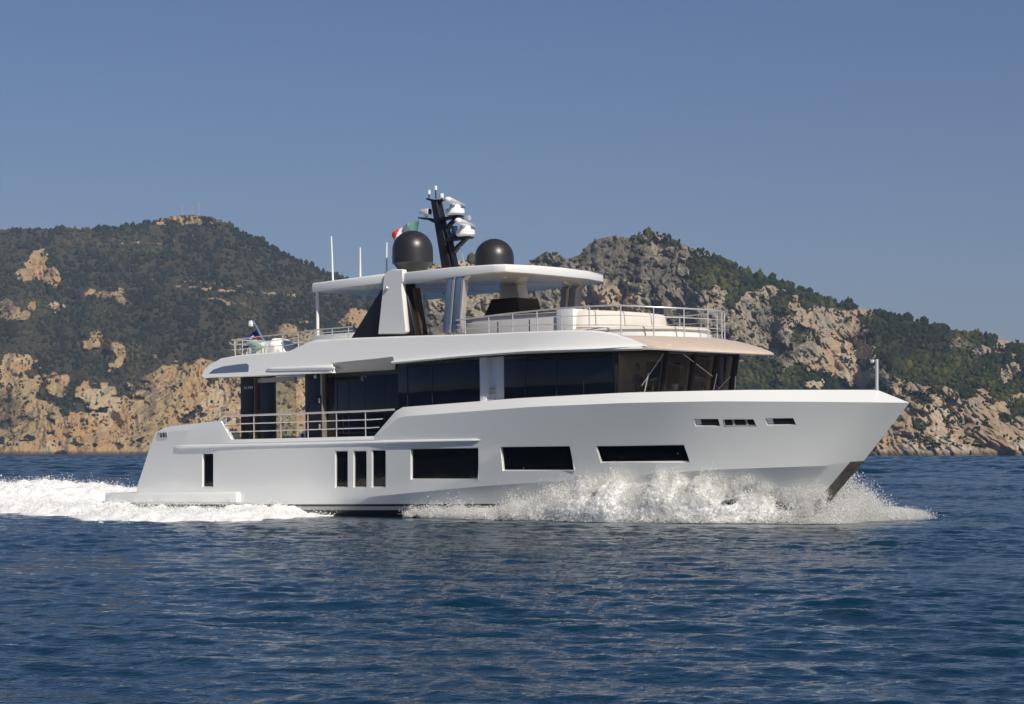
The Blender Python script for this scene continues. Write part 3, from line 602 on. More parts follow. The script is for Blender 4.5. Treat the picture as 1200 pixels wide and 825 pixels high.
# side panel with a service door
for s in (-1, 1):
    pn = MB().box(P(361, 470, -3)[0], P(379.3, 470, -3)[0], s * 3.0 - .14, s * 3.0 + .14, ZF, 4.86).build('side_panel', PANEL, yacht, bevel=.01)
    xa, xb = P(363.5, 470, -3.14)[0], P(377, 470, -3.14)[0]
    dr = MB().box(xa, xb, s * 3.15 - .012, s * 3.15 + .012, 2.5, 4.0).build('service_door', PANEL, pn, bevel=.006)
    for zz in (2.9, 3.75): MB().box(xb - .10, xb - .05, s * 3.175 - .02, s * 3.175 + .02, zz, zz + .16).build('door_handle', STEEL, dr, bevel=.006)
    MB().lathe([(0, .03), (.05, .03), (.06, 0), (.06, -.02)], (0, 0, 0), 16).build('panel_lamp', STEEL, pn, smooth=40).matrix_local = Matrix.Translation((.5 * (xa + xb), s * 3.15, 4.62)) @ Matrix.Rotation(math.radians(90 * -s), 4, 'X')
    MB().box(P(379.3, 470, -3)[0] + .002, P(381.5, 470, -3)[0], s * 3.05 - .1, s * 3.05 + .1, ZF, 4.86).build('door_post', mat('post_metal', (.42, .37, .32), .35, metal=.5), yacht, bevel=.008)
# saloon side, set back behind the side deck
x0, x1 = P(381.5, 470, -2.95)[0] + .003, P(470, 450, -2.95)[0]
for s in (-1, 1):
    sw = MB().box(x0, x1, s * 2.9 - .05, s * 2.9 + .05, ZF, 4.58).build('saloon_window', DGLASS, yacht, bevel=.006)
    for q in (.16, .31, .52, .78): MB().box(x0 + (x1 - x0) * q - .015, x0 + (x1 - x0) * q + .015, s * 2.95 - .008, s * 2.95 + .008, 2.6, 4.5).build('window_mullion', mat('seam', (.02, .022, .03), .4), sw)
    MB().box(x0, x1, s * 2.86 - .05, s * 2.86 + .05, 4.585, 4.92).build('header_panel', mat('bronze_header', (.07, .06, .055), .4), yacht)
# flush glass bay amidships, full beam
def side_y(x): return np.interp(x, [-1, 3.2, 8.3], [-3.40, -3.32, -2.86])
def glass_band(name, pxs, zb, zt, m_, th=.06, parent=yacht):
    out = []
    xs = []
    for px_ in pxs:
        x = P(px_, 445, -3.3)[0]
        for _ in range(8): x = P(px_, 445, float(side_y(x)))[0]
        xs.append(x)
    for s in (-1, 1):
        pts = [np.array([x, -s * side_y(x), zb]) for x in xs] ; n_ = len(xs)
        R_ = [[[x, -s * side_y(x), zb] for x in xs], [[x, -s * side_y(x), zt] for x in xs], [[x, -s * (side_y(x) + th), zt] for x in xs], [[x, -s * (side_y(x) + th), zb] for x in xs]]
        m = MB(); m.grid(R_, cu=True); m.add([r[0] for r in R_], [(0, 1, 2, 3)]); m.add([r[-1] for r in R_], [(3, 2, 1, 0)]); out.append(m.build(name, m_, parent, bevel=.006))
    return out, xs
def seams(objs, pxs, zb, zt):
    for s, ob in zip((-1, 1), objs):
        for px_ in pxs:
            x = P(px_, 445, -3.3)[0]
            for _ in range(8): x = P(px_, 445, float(side_y(x)))[0]
            y = -s * side_y(x) + s * .006
            MB().box(x - .012, x + .012, y - .006, y + .006, zb, zt).build('window_seam', mat('seam2', (.03, .034, .045), .35), ob)
ob, _ = glass_band('main_window', [466.5, 500, 530, 561.5], 3.2, 4.90, DGLASS); seams(ob, (477.5, 506.5), 3.5, 4.8)
ob, _ = glass_band('owner_window', [590.5, 620, 650, 690, 723.5], 3.2, 4.97, DGLASS); seams(ob, (616, 652, 684), 3.5, 4.85)
ob, xsP = glass_band('white_pillar', [562.2, 565, 569.8], 3.0, 4.94, WHITE, th=.25)
# entrance recess with white wall and steps
xa, xb = xsP[-1] + .002, P(590.2, 445, -3.3)[0]
rec = MB().box(xa - 1.2, xb + .3, -3.12, -3.06, 3.0, 4.95).build('entrance_wall', WHITE, yacht)
for k in range(3): MB().box(xa - .3, xa + .22, -3.24 + .03 * k, -3.121, 3.62 + .17 * k, 3.66 + .17 * k).build('step', TEAK if k else WHITE, rec, bevel=.008)
MB().box(xa - .40, xa - .34, -3.25, -3.121, 3.0, 3.6).build('recess_side', WHITE, rec)
MB().box(xa + .02, xb + .9, 2.2, 2.25, 3.0, 4.95).build('entrance_wall', WHITE, yacht)
# coaming inside the bulwark under the glass
dbox('house_coaming', -.2, 8.0, -2.75, 2.75, 2.72, 3.45, PANEL, bevel=0)
dbox('saloon_core', -3.9, 7.6, -2.15, 2.15, 2.3, 4.85, WALLIN, bevel=0)
# ---- wheelhouse: five raked panes on a faceted front
v1, v2 = P(778.5, 437, -1.75), P(810.5, 437, -.58)
fm = [(8.02, -2.84), (v1[0], -1.75), (v2[0], -.58), (v2[0], .58), (v1[0], 1.75), (8.02, 2.84)]
ft = [(x + (.13 if i not in (0, 5) else .0), y * 1.01) for i, (x, y) in enumerate(fm)]; fb = [(x - (.20 if i not in (0, 5) else .0), y * .98) for i, (x, y) in enumerate(fm)]
ZB, ZTp = 3.05, 4.93
for i in range(5):
    a0, a1, b0, b1 = [np.array([*q, z]) for q, z in ((fb[i], ZB), (fb[i + 1], ZB), (ft[i], ZTp), (ft[i + 1], ZTp))]
    d = (a1 - a0); d /= np.linalg.norm(d); nrm_ = np.cross(d, b0 - a0); nrm_ /= np.linalg.norm(nrm_)
    g = .09; pts = [a0 + d * g, a1 - d * g, b1 - d * g, b0 + d * g]
    MB().prism(pts, -nrm_ * .02).build('wheelhouse_pane', TGLASS, yacht)
wf = MB()
for i in range(6):
    a, b = np.array([*fb[i], ZB]), np.array([*ft[i], ZTp + .02]); wf.tube([a, b], .085, 6)
for i in range(5):
    wf.tube([np.array([*ft[i], ZTp - .02]), np.array([*ft[i + 1], ZTp - .02])], .07, 6); wf.tube([np.array([*fb[i], ZB + .45]), np.array([*fb[i + 1], ZB + .45])], .06, 6)
wf.build('wheelhouse_frame', BLACK, yacht, smooth=40)
# inner posts lining each frame
for i in range(6):
    a, b = np.array([fb[i][0] - .17, fb[i][1] * .93, ZB]), np.array([ft[i][0] - .17, ft[i][1] * .93, ZTp]); MB().tube([a, b], .085, 8).build('window_lining', CREAM, yacht, smooth=40)
dbox('wheelhouse_sole', 7.7, 9.6, -2.4, 2.4, 2.78, 2.86, WOOD, bevel=0)
m = MB(); m.prism([(fb[i][0] - .08 - .25 * (i in (0, 5)), fb[i][1] * .93, 3.62) for i in range(6)] + [(8.5, 2.3, 3.62), (8.5, -2.3, 3.62)], (0, 0, .14)); dash = m.build('dashboard', WOOD, yacht, bevel=.03)
MB().box(8.75, 9.0, -.5, .15, 3.765, 4.02).build('instrument_screen', mat('screen_off', (.05, .05, .055), .25), dash, bevel=.02)
MB().box(8.7, 8.95, .6, 1.2, 3.765, 3.98).build('instrument_screen', mat('screen_off', (.05, .05, .055), .25), dash, bevel=.02)
MB().box(8.62, 8.66, -1.9, -1.86, 3.765, 3.95).build('throttle_lever', mat('brass', (.75, .5, .12), .3, metal=.6), dash, bevel=.008); MB().box(8.9, 8.95, .22, .28, 3.765, 3.93).build('throttle_lever', mat('brass', (.75, .5, .12), .3), dash, bevel=.008)
hs_ = MB().box(7.62, 7.66, -2.6, 2.6, 2.86, 4.93).build('wheelhouse_bulkhead', WALLIN, yacht)
MB().box(7.67, 7.70, -.9, .7, 2.9, 4.7).build('bulkhead_door', mat('dark_door', (.06, .05, .04), .5), hs_)
MB().tube([(8.0, 1.5, 2.87), (8.0, 1.5, 3.4)], .06, 8).box(7.78, 8.25, 1.2, 1.8, 3.4, 3.5).box(7.76, 7.86, 1.22, 1.78, 3.5, 4.15).build('helm_chair', mat('seat_leather', (.30, .22, .16), .5), yacht, bevel=.03)
# windscreen wipers
for (pa, pb, y_) in (((755, 461), (760, 437), None), ((836, 458), (840, 438), None), ((861, 458), (862, 441), None), ((778, 414), (752, 452), None), ((801, 415), (835, 441), None), ((856, 441), (842, 456), None)):
    x_ = lambda yq: np.interp(yq, [q[1] for q in fm], [q[0] for q in fm]) + .16
    def front_hit(px_, py_):
        best = None
        for yq in np.linspace(-2.8, 1.6, 220):
            p_ = P(px_, py_, yq); e = abs(p_[0] - x_(yq))
            if best is None or e < best[0]: best = (e, p_)
        return best[1]
    a, b = front_hit(*pa), front_hit(*pb); m = MB(); m.tube([a, b], .017 if pa[1] > 455 else .010, 6); m.build('wiper_arm', STEEL, yacht)
# ---- upper deck: side fascia, underside, brow
def deck_y(x): x = np.asarray(x, float); return np.where(x <= 5, 3.66, 3.66 * np.sqrt(np.clip(1 - ((x - 5) / 6.2) ** 2, 0, 1)))
TOPL = [(237, 437.5), (240, 432), (244, 427.5), (258, 420), (280, 416), (300, 414), (322, 412.6), (338, 411.5), (350, 406), (360, 401), (370, 398), (395, 397), (412, 396), (480, 393.5), (550, 391.5), (605, 389), (660, 387), (692, 387), (708, 389), (722, 392), (740, 398), (757, 404.4)]
BOTL = [(237, 441), (240, 443), (300, 441), (313, 440.2), (388, 437), (389, 426), (440, 421), (461, 418.5), (462, 424.5), (540, 417.5), (620, 412), (700, 409.5), (757, 405.4)]
def on_deck(px_, py_, off=0.0, tilt=0.0):
    y = -3.66
    for _ in range(12):
        p_ = P(px_, py_, y); y = -float(deck_y(p_[0])) - off + tilt * (p_[2] - 4.85)
    return P(px_, py_, y)
pxs = np.unique(np.concatenate([np.linspace(237, 757, 90), [240, 244, 258, 388, 389, 461, 462, 300, 313, 338, 350, 360, 370, 722, 708, 740, 750]]))
R_ = []
for px_ in pxs:
    tp = on_deck(px_, lerp_tab(TOPL, px_), 0, .30); bt = on_deck(px_, lerp_tab(BOTL, px_), 0, .30)
    mid = tp * .12 + bt * .88; mid2 = tp * .93 + bt * .07
    th_ = np.array([0, .34, 0]) * min(1, (757.5 - px_) / 40 + .12)
    R_.append([bt + th_ * 1.0, bt + [0, .03, 0], bt + [0, 0, .03 * min(1, (tp - bt)[2])], mid, mid2, tp + [0, .035, 0], tp + th_ * .85, tp + th_ - [0, 0, .2 * min(1, (tp - bt)[2])]])
R_ = np.array(R_)
for s in (1, -1):
    A_ = R_ * [1, s, 1]; m = MB(); m.grid(A_, cv=True); m.add(A_[0], [tuple(range(8))]); m.add(A_[-1], [tuple(range(7, -1, -1))])
    fas = m.build('upper_bulwark', WHITE, yacht, smooth=14, merge=1e-4)
    # translucent quarter window let into the bulwark
    wn = [on_deck(a, b, .012, .30) * [1, s, 1] for a, b in ((245, 437.6), (250, 433), (262, 429.3), (278, 427), (289, 426), (291.5, 428), (291, 435.2))]
    MB().prism(wn, (0, -s * -.010, 0)).build('quarter_window', mat('blue_mesh_glass', (.14, .18, .27), .3, vary=.6, vscale=30), fas)
    # half round moulding near the stern
    lip = [(312.5, 432.5), (318, 430.5), (330, 429.8), (360, 428.7), (386, 427.6), (396, 428.8)]; bt_ = [(312.5, 434.0), (318, 434.2), (330, 433.9), (360, 433), (386, 432.2), (396, 432)]
    up_ = [on_deck(a, b, .02, .30) for a, b in lip]; lo_ = [on_deck(a, b, .10, .30) for a, b in bt_]; lo2 = [on_deck(a, b + 2.2, .0, .30) for a, b in bt_]
    m = MB(); mp_ = [on_deck(a, b, .0, .30) * [1, s, 1] for a, b in ((312.5, 433.4), (314, 433.2), (320, 432.9), (340, 432.4), (365, 431.6), (388, 431.0), (392, 431.2))]
    rr_ = [.004, .05, .062, .066, .075, .085, .03]; R2 = [[q + np.array([0, r_ * math.cos(k) * 1.1, r_ * math.sin(k)]) for k in np.linspace(0, 2 * math.pi, 12, endpoint=False)] for q, r_ in zip(mp_, rr_)]
    m.grid(R2, cv=True); m.add(R2[0], [tuple(range(12))]); m.add(R2[-1], [tuple(range(11, -1, -1))]); m.build('moulding', WHITE, fas, smooth=60)
    pxq = np.linspace(386, 463, 12); so_ = [on_deck(q, np.interp(q, [386, 389, 440, 461, 463], [430, 426.2, 421.2, 418.7, 418.6]), -.0, .30) + [0, .015, -.005] for q in pxq]; si_ = [P(q, np.interp(q, [380, 466], [438, 433]), -2.97) for q in pxq]
    S2 = np.array([[a, b, b + [0, 0, .06], a + [0, .06, .06]] for a, b in zip(so_, si_)]) * [1, s, 1]; m = MB(); m.grid(S2, cv=True); m.add(S2[0], [(0, 1, 2, 3)]); m.add(S2[-1], [(3, 2, 1, 0)]); m.build('soffit', WHITE, yacht)
# eyebrow lip running forward over the side windows
for s in (1, -1):
    G_ = []
    for px_ in np.linspace(460.5, 757, 40):
        c_ = on_deck(px_, np.interp(px_, [460, 540, 620, 700, 757], [425, 417.6, 411.6, 408.9, 405.3]), .02)
        e_ = min(1, (758.5 - px_) / 60); G_.append([c_ + np.array([0, dy, dz]) * e_ for dy, dz in ((.3, .08), (0, .06), (-.07, .035), (-.09, 0), (-.07, -.035), (0, -.05), (.3, -.02))])
    G_ = np.array(G_) * [1, s, 1]; m = MB(); m.grid(G_, cv=True); m.add(G_[0], [tuple(range(7))]); m.add(G_[-1], [tuple(range(6, -1, -1))]); m.build('eyebrow_lip', WHITE, yacht, smooth=50)
xsf = np.concatenate([np.linspace(-9.25, 5, 30), np.linspace(5.2, 9.6, 24)])
zb = np.interp(xsf, [-9.3, -6.6, -3.4, 0, 5.4, 8.6, 9.6], [4.86, 4.74, 4.84, 4.93, 5.04, 5.02, 5.0])
hw = np.minimum(deck_y(xsf) - .2, np.interp(xsf, [-3.6, -3.3, -.3, 0], [3.6, 2.9, 2.9, 3.6]))
R_ = np.array([[[x, -h_, z], [x, -h_ * .6, z - .005], [x, 0, z - .008], [x, h_ * .6, z - .005], [x, h_, z], [x, h_, z + .1], [x, -h_, z + .1]] for x, h_, z in zip(xsf, hw, zb)])
m = MB(); m.grid(R_, cv=True); m.add(R_[0], [tuple(range(7))]); m.add(R_[-1], [tuple(range(6, -1, -1))]); und = m.build('upper_deck', WHITE, yacht)
m = MB(); m.prism([(-9.3, -3.5, 4.87), (-9.3, 3.5, 4.87), (-9.28, 3.5, 5.15), (-9.28, -3.5, 5.15)], (.15, 0, 0)); m.build('stern_fascia', WHITE, yacht, bevel=.02)
dbox('fly_deck', -9.1, 8.2, -2.9, 2.9, 5.16, 5.24, TEAK, bevel=0)
# brow over the wheelhouse
th_ = np.radians(np.linspace(-97, 97, 90)); R_ = []
for a in th_:
    c_, s_ = math.cos(a), math.sin(a); k_ = 1 - .05 * float(sstep(46, 54, abs(math.degrees(a)))); xo, yo = 5 + 6.22 * c_ * k_, 3.68 * s_ * k_; zl = np.interp(xo, [4, 9.2, 10.4, 11.3], [5.08, 5.03, 4.93, 4.86])
    xi, yi = 6.0 + 3.35 * c_, 2.98 * s_; zi = 5.37 + .12 * (1 - c_)
    def mixp(f, dz=0): return np.array([xi + (xo - xi) * f, yi + (yo - yi) * f, zi + (zl - zi) * f + dz])
    R_.append([mixp(-.15, -.1), mixp(0), mixp(.25, .045), mixp(.5, .06), mixp(.75, .045), mixp(.93, .012), mixp(.985, -.02), mixp(1.0, -.06), mixp(.98, -.10), mixp(.55, -.02 - .3 * .4), mixp(.2, -.25)])
m = MB(); m.grid(R_); brow = m.build('brow', [TEAK, WHITE], yacht, smooth=40)
for p_ in brow.data.polygons: p_.material_index = 1 if (p_.index % 10) >= 7 else 0
for s in (1, -1):                                          # white edge trim of the brow at the bulwark tips
    G_ = []
    for a in np.radians(np.linspace(50, 97, 24)):
        c_, s_ = math.cos(a), math.sin(a); xo, yo = 5 + 6.24 * c_, 3.70 * s_; zl = np.interp(xo, [4, 9.2, 10.4, 11.3], [5.08, 5.03, 4.93, 4.86])
        G_.append([[xo - .10, s * (yo - .1), zl + .03], [xo, s * yo, zl + .0], [xo + .01, s * (yo + .01), zl - .06], [xo - .05, s * (yo - .08), zl - .11]])
    MB().grid(G_, cv=True).build('brow_edge', WHITE, yacht, smooth=60)
# ---- railings
def railing(name, path, n_posts, height, bars, r=.021, posts_at=None, parent=yacht, bar_r=.014, top_mat=STEEL):
    path = np.array(path); seg = np.concatenate([[0], np.cumsum(np.linalg.norm(np.diff(path, axis=0), axis=1))]); L = seg[-1]
    at_ = lambda s_: np.array([np.interp(s_, seg, path[:, k]) for k in range(3)])
    hh = height if callable(height) else (lambda f: height)
    ss = np.linspace(0, L, max(12, int(L * 4)))
    m = MB(); m.tube([at_(s_) + [0, 0, hh(s_ / L)] for s_ in ss], r, 8)
    for b_ in bars: m.tube([at_(s_) + [0, 0, hh(s_ / L) * b_] for s_ in ss], bar_r, 6)
    ro = m.build(name, top_mat, parent, smooth=50)
    for s_ in (np.linspace(0.02 * L, .98 * L, n_posts) if posts_at is None else [f * L for f in posts_at]):
        p_ = at_(s_); MB().tube([p_ - [0, 0, .03], p_ + [0, 0, hh(s_ / L)]], .019, 8).build('rail_post', STEEL, ro, smooth=50)
    return ro
# bulwark cut-out rails (top at 3.27..3.45, base on the low bulwark)
for s in (1, -1):
    a, b = np.array(P(262, 515.5, -3.6)) * [1, s, 1], np.array(P(434, 511, -3.6)) * [1, s, 1]
    rl = railing('bulwark_railing', [a + (b - a) * t_ for t_ in np.linspace(0, 1, 6)], 0, .80, (.33, .66), r=.034, bar_r=.02, posts_at=[f for f in (.02 + .0, .217, .405, .59, .78, .97)])
    c1 = np.array(P(462, 480, -3.58)) * [1, s, 1]; tpz = b + [0, 0, .80]; MB().tube([tpz, c1], .034, 8).build('rail_end', STEEL, rl, smooth=50)
    for f_ in (.33, .66): MB().tube([b + [0, 0, .8 * f_], b + [.23 + .48 * f_, 0, .8 * f_ + .01]], .02, 6).build('rail_end', STEEL, rl, smooth=50)
    c0 = np.array(P(256, 493.5, -3.55)) * [1, s, 1]; MB().tube([a + [0, 0, .8], c0], .034, 8).build('rail_end', STEEL, rl, smooth=50)
# fly deck side and front rail
def fly_path(y0, x0, x1, n=10): return [(x, y0, np.interp(x, [1.6, 5, 7, 8.2], [5.72, 5.62, 5.52, 5.40])) for x in np.linspace(x0, x1, n)]
arc = [(6.0 + 3.32 * math.cos(a), 2.95 * math.sin(a), 5.36 + .16 * (1 - math.cos(a)) ** 1.5) for a in np.radians(np.linspace(-90, 90, 60))]
full = [(x, -2.95, z - .0) for x, _, z in fly_path(-2.95, 1.75, 5.9)] + arc[1:-1] + [(x, 2.95, z) for x, _, z in fly_path(2.95, 1.75, 5.9)][::-1]
full = np.array(full); topz = np.interp(full[:, 0], [1.7, 3.66, 5.7, 7.8, 8.5, 9.3], [6.17, 6.26, 6.31, 6.33, 6.27, 6.22])
seg = np.concatenate([[0], np.cumsum(np.linalg.norm(np.diff(full, axis=0), axis=1))]); ff = seg / seg[-1]
fr = railing('fly_railing', full, 0, lambda f: float(np.interp(f, ff, topz - full[:, 2])), (.36, .68), r=.024, bar_r=.015, posts_at=list(np.linspace(.02, .98, 19)))
# aft upper deck rail
for s in (1, -1):
    pa = np.array([P(px_, py_, -3.3) * [1, s, 1] for px_, py_ in ((272, 419), (300, 416.5), (340, 414), (375, 400), (413, 398))]); tz = np.array([6.0, 6.05, 6.09, 6.15, 6.17])
    sg = np.concatenate([[0], np.cumsum(np.linalg.norm(np.diff(pa, axis=0), axis=1))]); sg /= sg[-1]
    railing('aft_railing', pa, 0, lambda f: float(np.interp(f, sg, tz - pa[:, 2])), (.42, .72), posts_at=(.03, .09, .43, .56, .84, .97))
railing('aft_railing', [(-8.3, y, 5.44) for y in np.linspace(-3.25, 3.25, 8)], 6, .58, (.42, .72))
# ---- hardtop
def slab(name, outline, ztop, zbot, m_, bevel=.05, inset=.12):
    o_ = np.array(outline, float); c = o_.mean(0); n_ = len(o_)
    i_ = np.array(inset_poly([np.array([*p, 0]) for p in o_], inset))[:, :2]
    zt_ = [ztop(*p) for p in o_]; zb_ = [zbot(*p) for p in o_]
    m = MB(); R_ = [[[*p, b_] for p, b_ in zip(i_, zb_)], [[*p, b_ + .02] for p, b_ in zip(o_, zb_)], [[*p, t_ - .05] for p, t_ in zip(o_, zt_)], [[*p, t_] for p, t_ in zip(i_ * .4 + o_ * .6, zt_)]]
    m.grid(R_, cv=True); o0 = len(m.v); m.add(R_[0], [tuple(range(n_))]); m.add(R_[-1], [tuple(range(n_ - 1, -1, -1))])
    return m.build(name, m_, yacht, bevel=bevel * .2, smooth=30)
hx = [-5.05, -4.8, -1.2]
aft_o = [(-5.05, -2.6), (-4.75, -2.88), (-.9, -2.9), (-.9, 2.9), (-4.75, 2.88), (-5.05, 2.6)]
slab('hardtop_aft', aft_o, lambda x, y: 7.74 + .03 * (x + 5), lambda x, y: 7.45 + .02 * (x + 5), WHITE)
fwd_o = [(-.88, -2.9), (1.5, -2.94), (3.3, -2.94), (3.66, -2.78), (3.72, -1.4), (3.68, 0), (3.56, 1.4), (3.2, 2.6), (2.75, 2.94), (1.5, 2.94), (-.88, 2.9)]
ht = slab('hardtop', fwd_o, lambda x, y: 7.83 + .012 * x - .06 * float(sstep(2.4, 3.7, x)) + .05 * (1 - (y / 3) ** 2), lambda x, y: 7.48 + .025 * x , WHITE)
dl = MB()
for x, y in ((.6, -1.6), (2.6, -1.6), (.6, 1.4), (2.6, 1.4), (1.7, 0), (-.2, 0), (-2.6, -1.2), (-2.6, 1.2)):
    MB().lathe([(0, -.012), (.06, -.012), (.075, 0), (.075, .02)], (x, y, 7.46 + .025 * x - (.0 if x > -.9 else -.07)), 14).build('downlight', STEEL, ht, smooth=40)
hp = P(605, 346, .8)
for s in (1,):
    m = MB(); m.prism([(hp[0] - .45, .5, 6.9), (hp[0] + .42, .5, 6.9), (hp[0] + .28, .5, 7.52), (hp[0] - .45, .5, 7.52)], (0, .5, 0)); m.build('hardtop_pillar', WHITE, yacht, bevel=.02)
for x, y in ((-4.80, -2.6), (-4.80, 2.6)):
    po = MB().tube([(x, y, 5.25), (x, y, 7.50)], .055, 14).build('hardtop_post', WHITE, yacht, smooth=40)
    MB().lathe([(.055, .05), (.11, .03), (.11, 0), (0, 0)], (x, y, 5.80), 16).build('post_collar', STEEL, po, smooth=40)
# arch: black raked pylon inside a white panel (starboard and port feet)
def arch(s):
    blk = PL([(446, 340), (411, 396.5), (487, 393), (474, 330), (462, 322)], -2.78); blk = [p * [1, s, 1] for p in blk]
    b_ = MB().prism(blk, (0, s * .5, 0)).build('arch_pylon', BLACK, yacht, bevel=.03)
    wp = PL([(449.8, 322), (452.5, 318.2), (459.5, 316), (472, 315.5), (471.6, 331), (470.2, 331), (471.0, 340), (475.8, 388.5), (473.5, 391.3), (442.8, 391.8), (443.2, 386), (445.8, 362)], -2.95); wp = [p * [1, s, 1] for p in wp]
    w_ = MB().prism(wp, (0, s * .20, 0)).build('arch_panel', WHITE, yacht, bevel=.085, seg=1)
    c = P(453.4, 337.5, -2.97) * [1, s, 1]
    MB().lathe([(0, .05), (.045, .05), (.06, .03), (.06, -.02), (.075, -.02), (.075, -.04)], (0, 0, 0), 18).build('arch_lamp', STEEL, w_, smooth=40).matrix_local = Matrix.Translation(c) @ Matrix.Rotation(math.radians(90 * s), 4, 'X')
    MB().prism([p * [1, s, 1] for p in PL([(478, 337), (484.5, 337), (494, 392), (488, 392.5)], -2.6)], (0, s * .3, 0)).build('pylon_face', mat('pylon_reflection_tint', (.06, .045, .035), .18), b_)  # front of the black pylon; its brown reflection is put into the colour
arch(1)
# struts under the forward hardtop
for s in (1, -1):
    for (pa, pb, dy) in (((518.5, 390), (523.5, 328), -2.92), ((529, 390), (534.0, 328), -2.92)):
        w_ = 6.2
        pts = [P(pa[0], pa[1], dy), P(pa[0] + w_, pa[1], dy), P(pb[0] + w_, pb[1], dy), P(pb[0] + w_ + 3.5, pb[1] - 4.5, dy), P(pb[0] + 3.2, pb[1] - 4.5, dy), P(pb[0], pb[1], dy)]
        st = MB().prism([p * [1, s, 1] for p in pts], (0, s * .22, 0)).build('hardtop_strut', BLUEP, yacht, bevel=.012)
        ed = [P(pa[0] + w_ + .25, pa[1], dy - .006), P(pb[0] + w_ + .25, pb[1], dy - .006), P(pb[0] + w_ + 5.0, pb[1] - 4.8, dy - .006)]
        ed2 = [e_ + [.10, 0, 0] for e_ in ed]; m = MB(); m.prism([e * [1, s, 1] for e in ed + ed2[::-1]], (0, s * .24, 0)); m.build('strut_edge', mat('satin_alloy', (.62, .61, .59), .3, metal=.5), st, bevel=.01)
# ---- fly deck furniture
dbox('aft_locker', -5.0, -3.0, -2.7, -1.2, 5.24, 6.03, WHITE, bevel=.04)
cw = MB().prism([(1.15, -2.3, 5.24), (5.3, -2.3, 5.24), (5.3, -2.3, 6.24), (1.15, -2.3, 6.27)], (0, .12, 0)).build('fly_console', mat('grey_white', (.62, .62, .62), .4, vary=.05), yacht, bevel=.015)
MB().box(2.9, 2.92, -2.31, -2.301, 5.5, 6.1).box(4.2, 4.22, -2.31, -2.301, 5.5, 6.1).build('console_seam', PANEL, cw)
MB().prism([(1.1, -2.34, 6.272), (5.3, -2.34, 6.242), (5.3, -1.75, 6.242), (1.1, -1.75, 6.272)], (0, 0, .03)).build('console_top', TEAK, cw, bevel=.006)
MB().box(5.32, 5.98, -2.35, -1.6, 5.24, 6.34).build('locker', WHITE, yacht, bevel=.02)
hx0, hx1, hx2, hx3 = P(578, 372, 0)[0], P(586, 352, 0)[0], P(615, 350.5, 0)[0], P(622, 366, 0)[0]
m = MB(); m.prism([(hx0 - .1, -.55, 6.2), (hx3 + .1, -.55, 6.2), (hx2, -.42, 7.0), (hx1, -.42, 7.0)], (0, 1.1, 0)); hc = m.build('helm_console', BLACK, yacht, bevel=.03)
dbox('helm_base', hx0, hx3, -.6, .6, 5.24, 6.2, WHITE, bevel=.02)
dbox('fly_seat', 1.2, 2.0, -1.7, -.7, 5.24, 5.95, SOFA, bevel=.05)
# curved sofa facing aft around the front of the fly deck
R_ = []
for a in np.radians(np.linspace(-88, 88, 50)):
    c_, s_ = math.cos(a) ** .7 if math.cos(a) > 0 else 0, math.sin(a); xo, yo = 5.75 + .85 * c_, 2.2 * s_; xi, yi = 5.55 + .5 * c_, 1.75 * s_
    R_.append([[xi, yi, 5.6], [xi, yi, 6.24], [xi + .06, yi * 1.04, 6.31], [xo - .06, yo * .98, 6.30], [xo, yo, 6.22], [xo + .05, yo * 1.02, 5.78], [xo - .1, yo * .95, 5.62]])
R_ = np.array(R_); m = MB(); m.grid(R_, cv=True); m.add(R_[0], [tuple(range(7))]); m.add(R_[-1], [tuple(range(6, -1, -1))]); sf = m.build('sofa', SOFA, yacht, smooth=50)
for i in range(0, 50, 10):
    r_ = R_[min(i, 49)]; m = MB(); m.tube([r_[5] * [1, 1, 1] + [.012, 0, .05], r_[4] + [.012, 0, 0], r_[3] + [0, 0, .012]], .014, 6); m.build('sofa_piping', mat('piping', (.36, .30, .24), .8), sf)
R_ = []
for a in np.radians(np.linspace(-90, 90, 50)):
    c_, s_ = math.cos(a), math.sin(a); R_.append([[5.6, 0, 5.24], [5.9 + 1.6 * c_, 2.35 * s_, 5.24], [5.9 + 1.65 * c_, 2.4 * s_, 5.62], [5.9 + 1.6 * c_, 2.35 * s_, 5.70], [5.6, 0, 5.72]])
m = MB(); m.grid(R_); m.build('sofa_plinth', CREAM, yacht, smooth=40)
R_ = []
for a in np.radians(np.linspace(-90, 90, 50)):
    c_, s_ = math.cos(a), math.sin(a); R_.append([[6.2, 0, 5.25], [6.1 + 2.85 * c_, 2.5 * s_, 5.25], [6.1 + 2.85 * c_, 2.5 * s_, 5.52], [6.1 + 2.75 * c_, 2.42 * s_, 5.58], [6.2, 0, 5.60]])
m = MB(); m.grid(R_); pad = m.build('sunpad_base', WHITE, yacht, smooth=40)
R_ = [[[r[3][0], r[3][1], 5.582], [r[3][0] + .06, r[3][1] * 1.02, 5.64], [r[3][0], r[3][1], 5.71], [6.3, 0, 5.73]] for r in R_]
MB().grid(R_).build('sunpad', SOFA, pad, smooth=50)
# ---- radomes
for s in (-1, 1):
    c = (-1.0, 2.0 * s, 7.90)
    pr = [(0, 1.36)] + [(.66 * math.sin(a), .72 + .64 * math.cos(a)) for a in np.radians((12, 24, 36, 48, 60, 72, 84, 90))] + [(.665, .45), (.66, .30), (.63, .285), (.44, .06), (.42, 0), (0, 0)]
    rd = MB().lathe(pr, c, 40).build('radome', DOME, yacht, smooth=35)
    MB().lathe([(0, 0), (.30, 0), (.30, -.10), (.36, -.12), (0, -.12)], c, 28).build('radome_base', WHITE, rd, smooth=35)
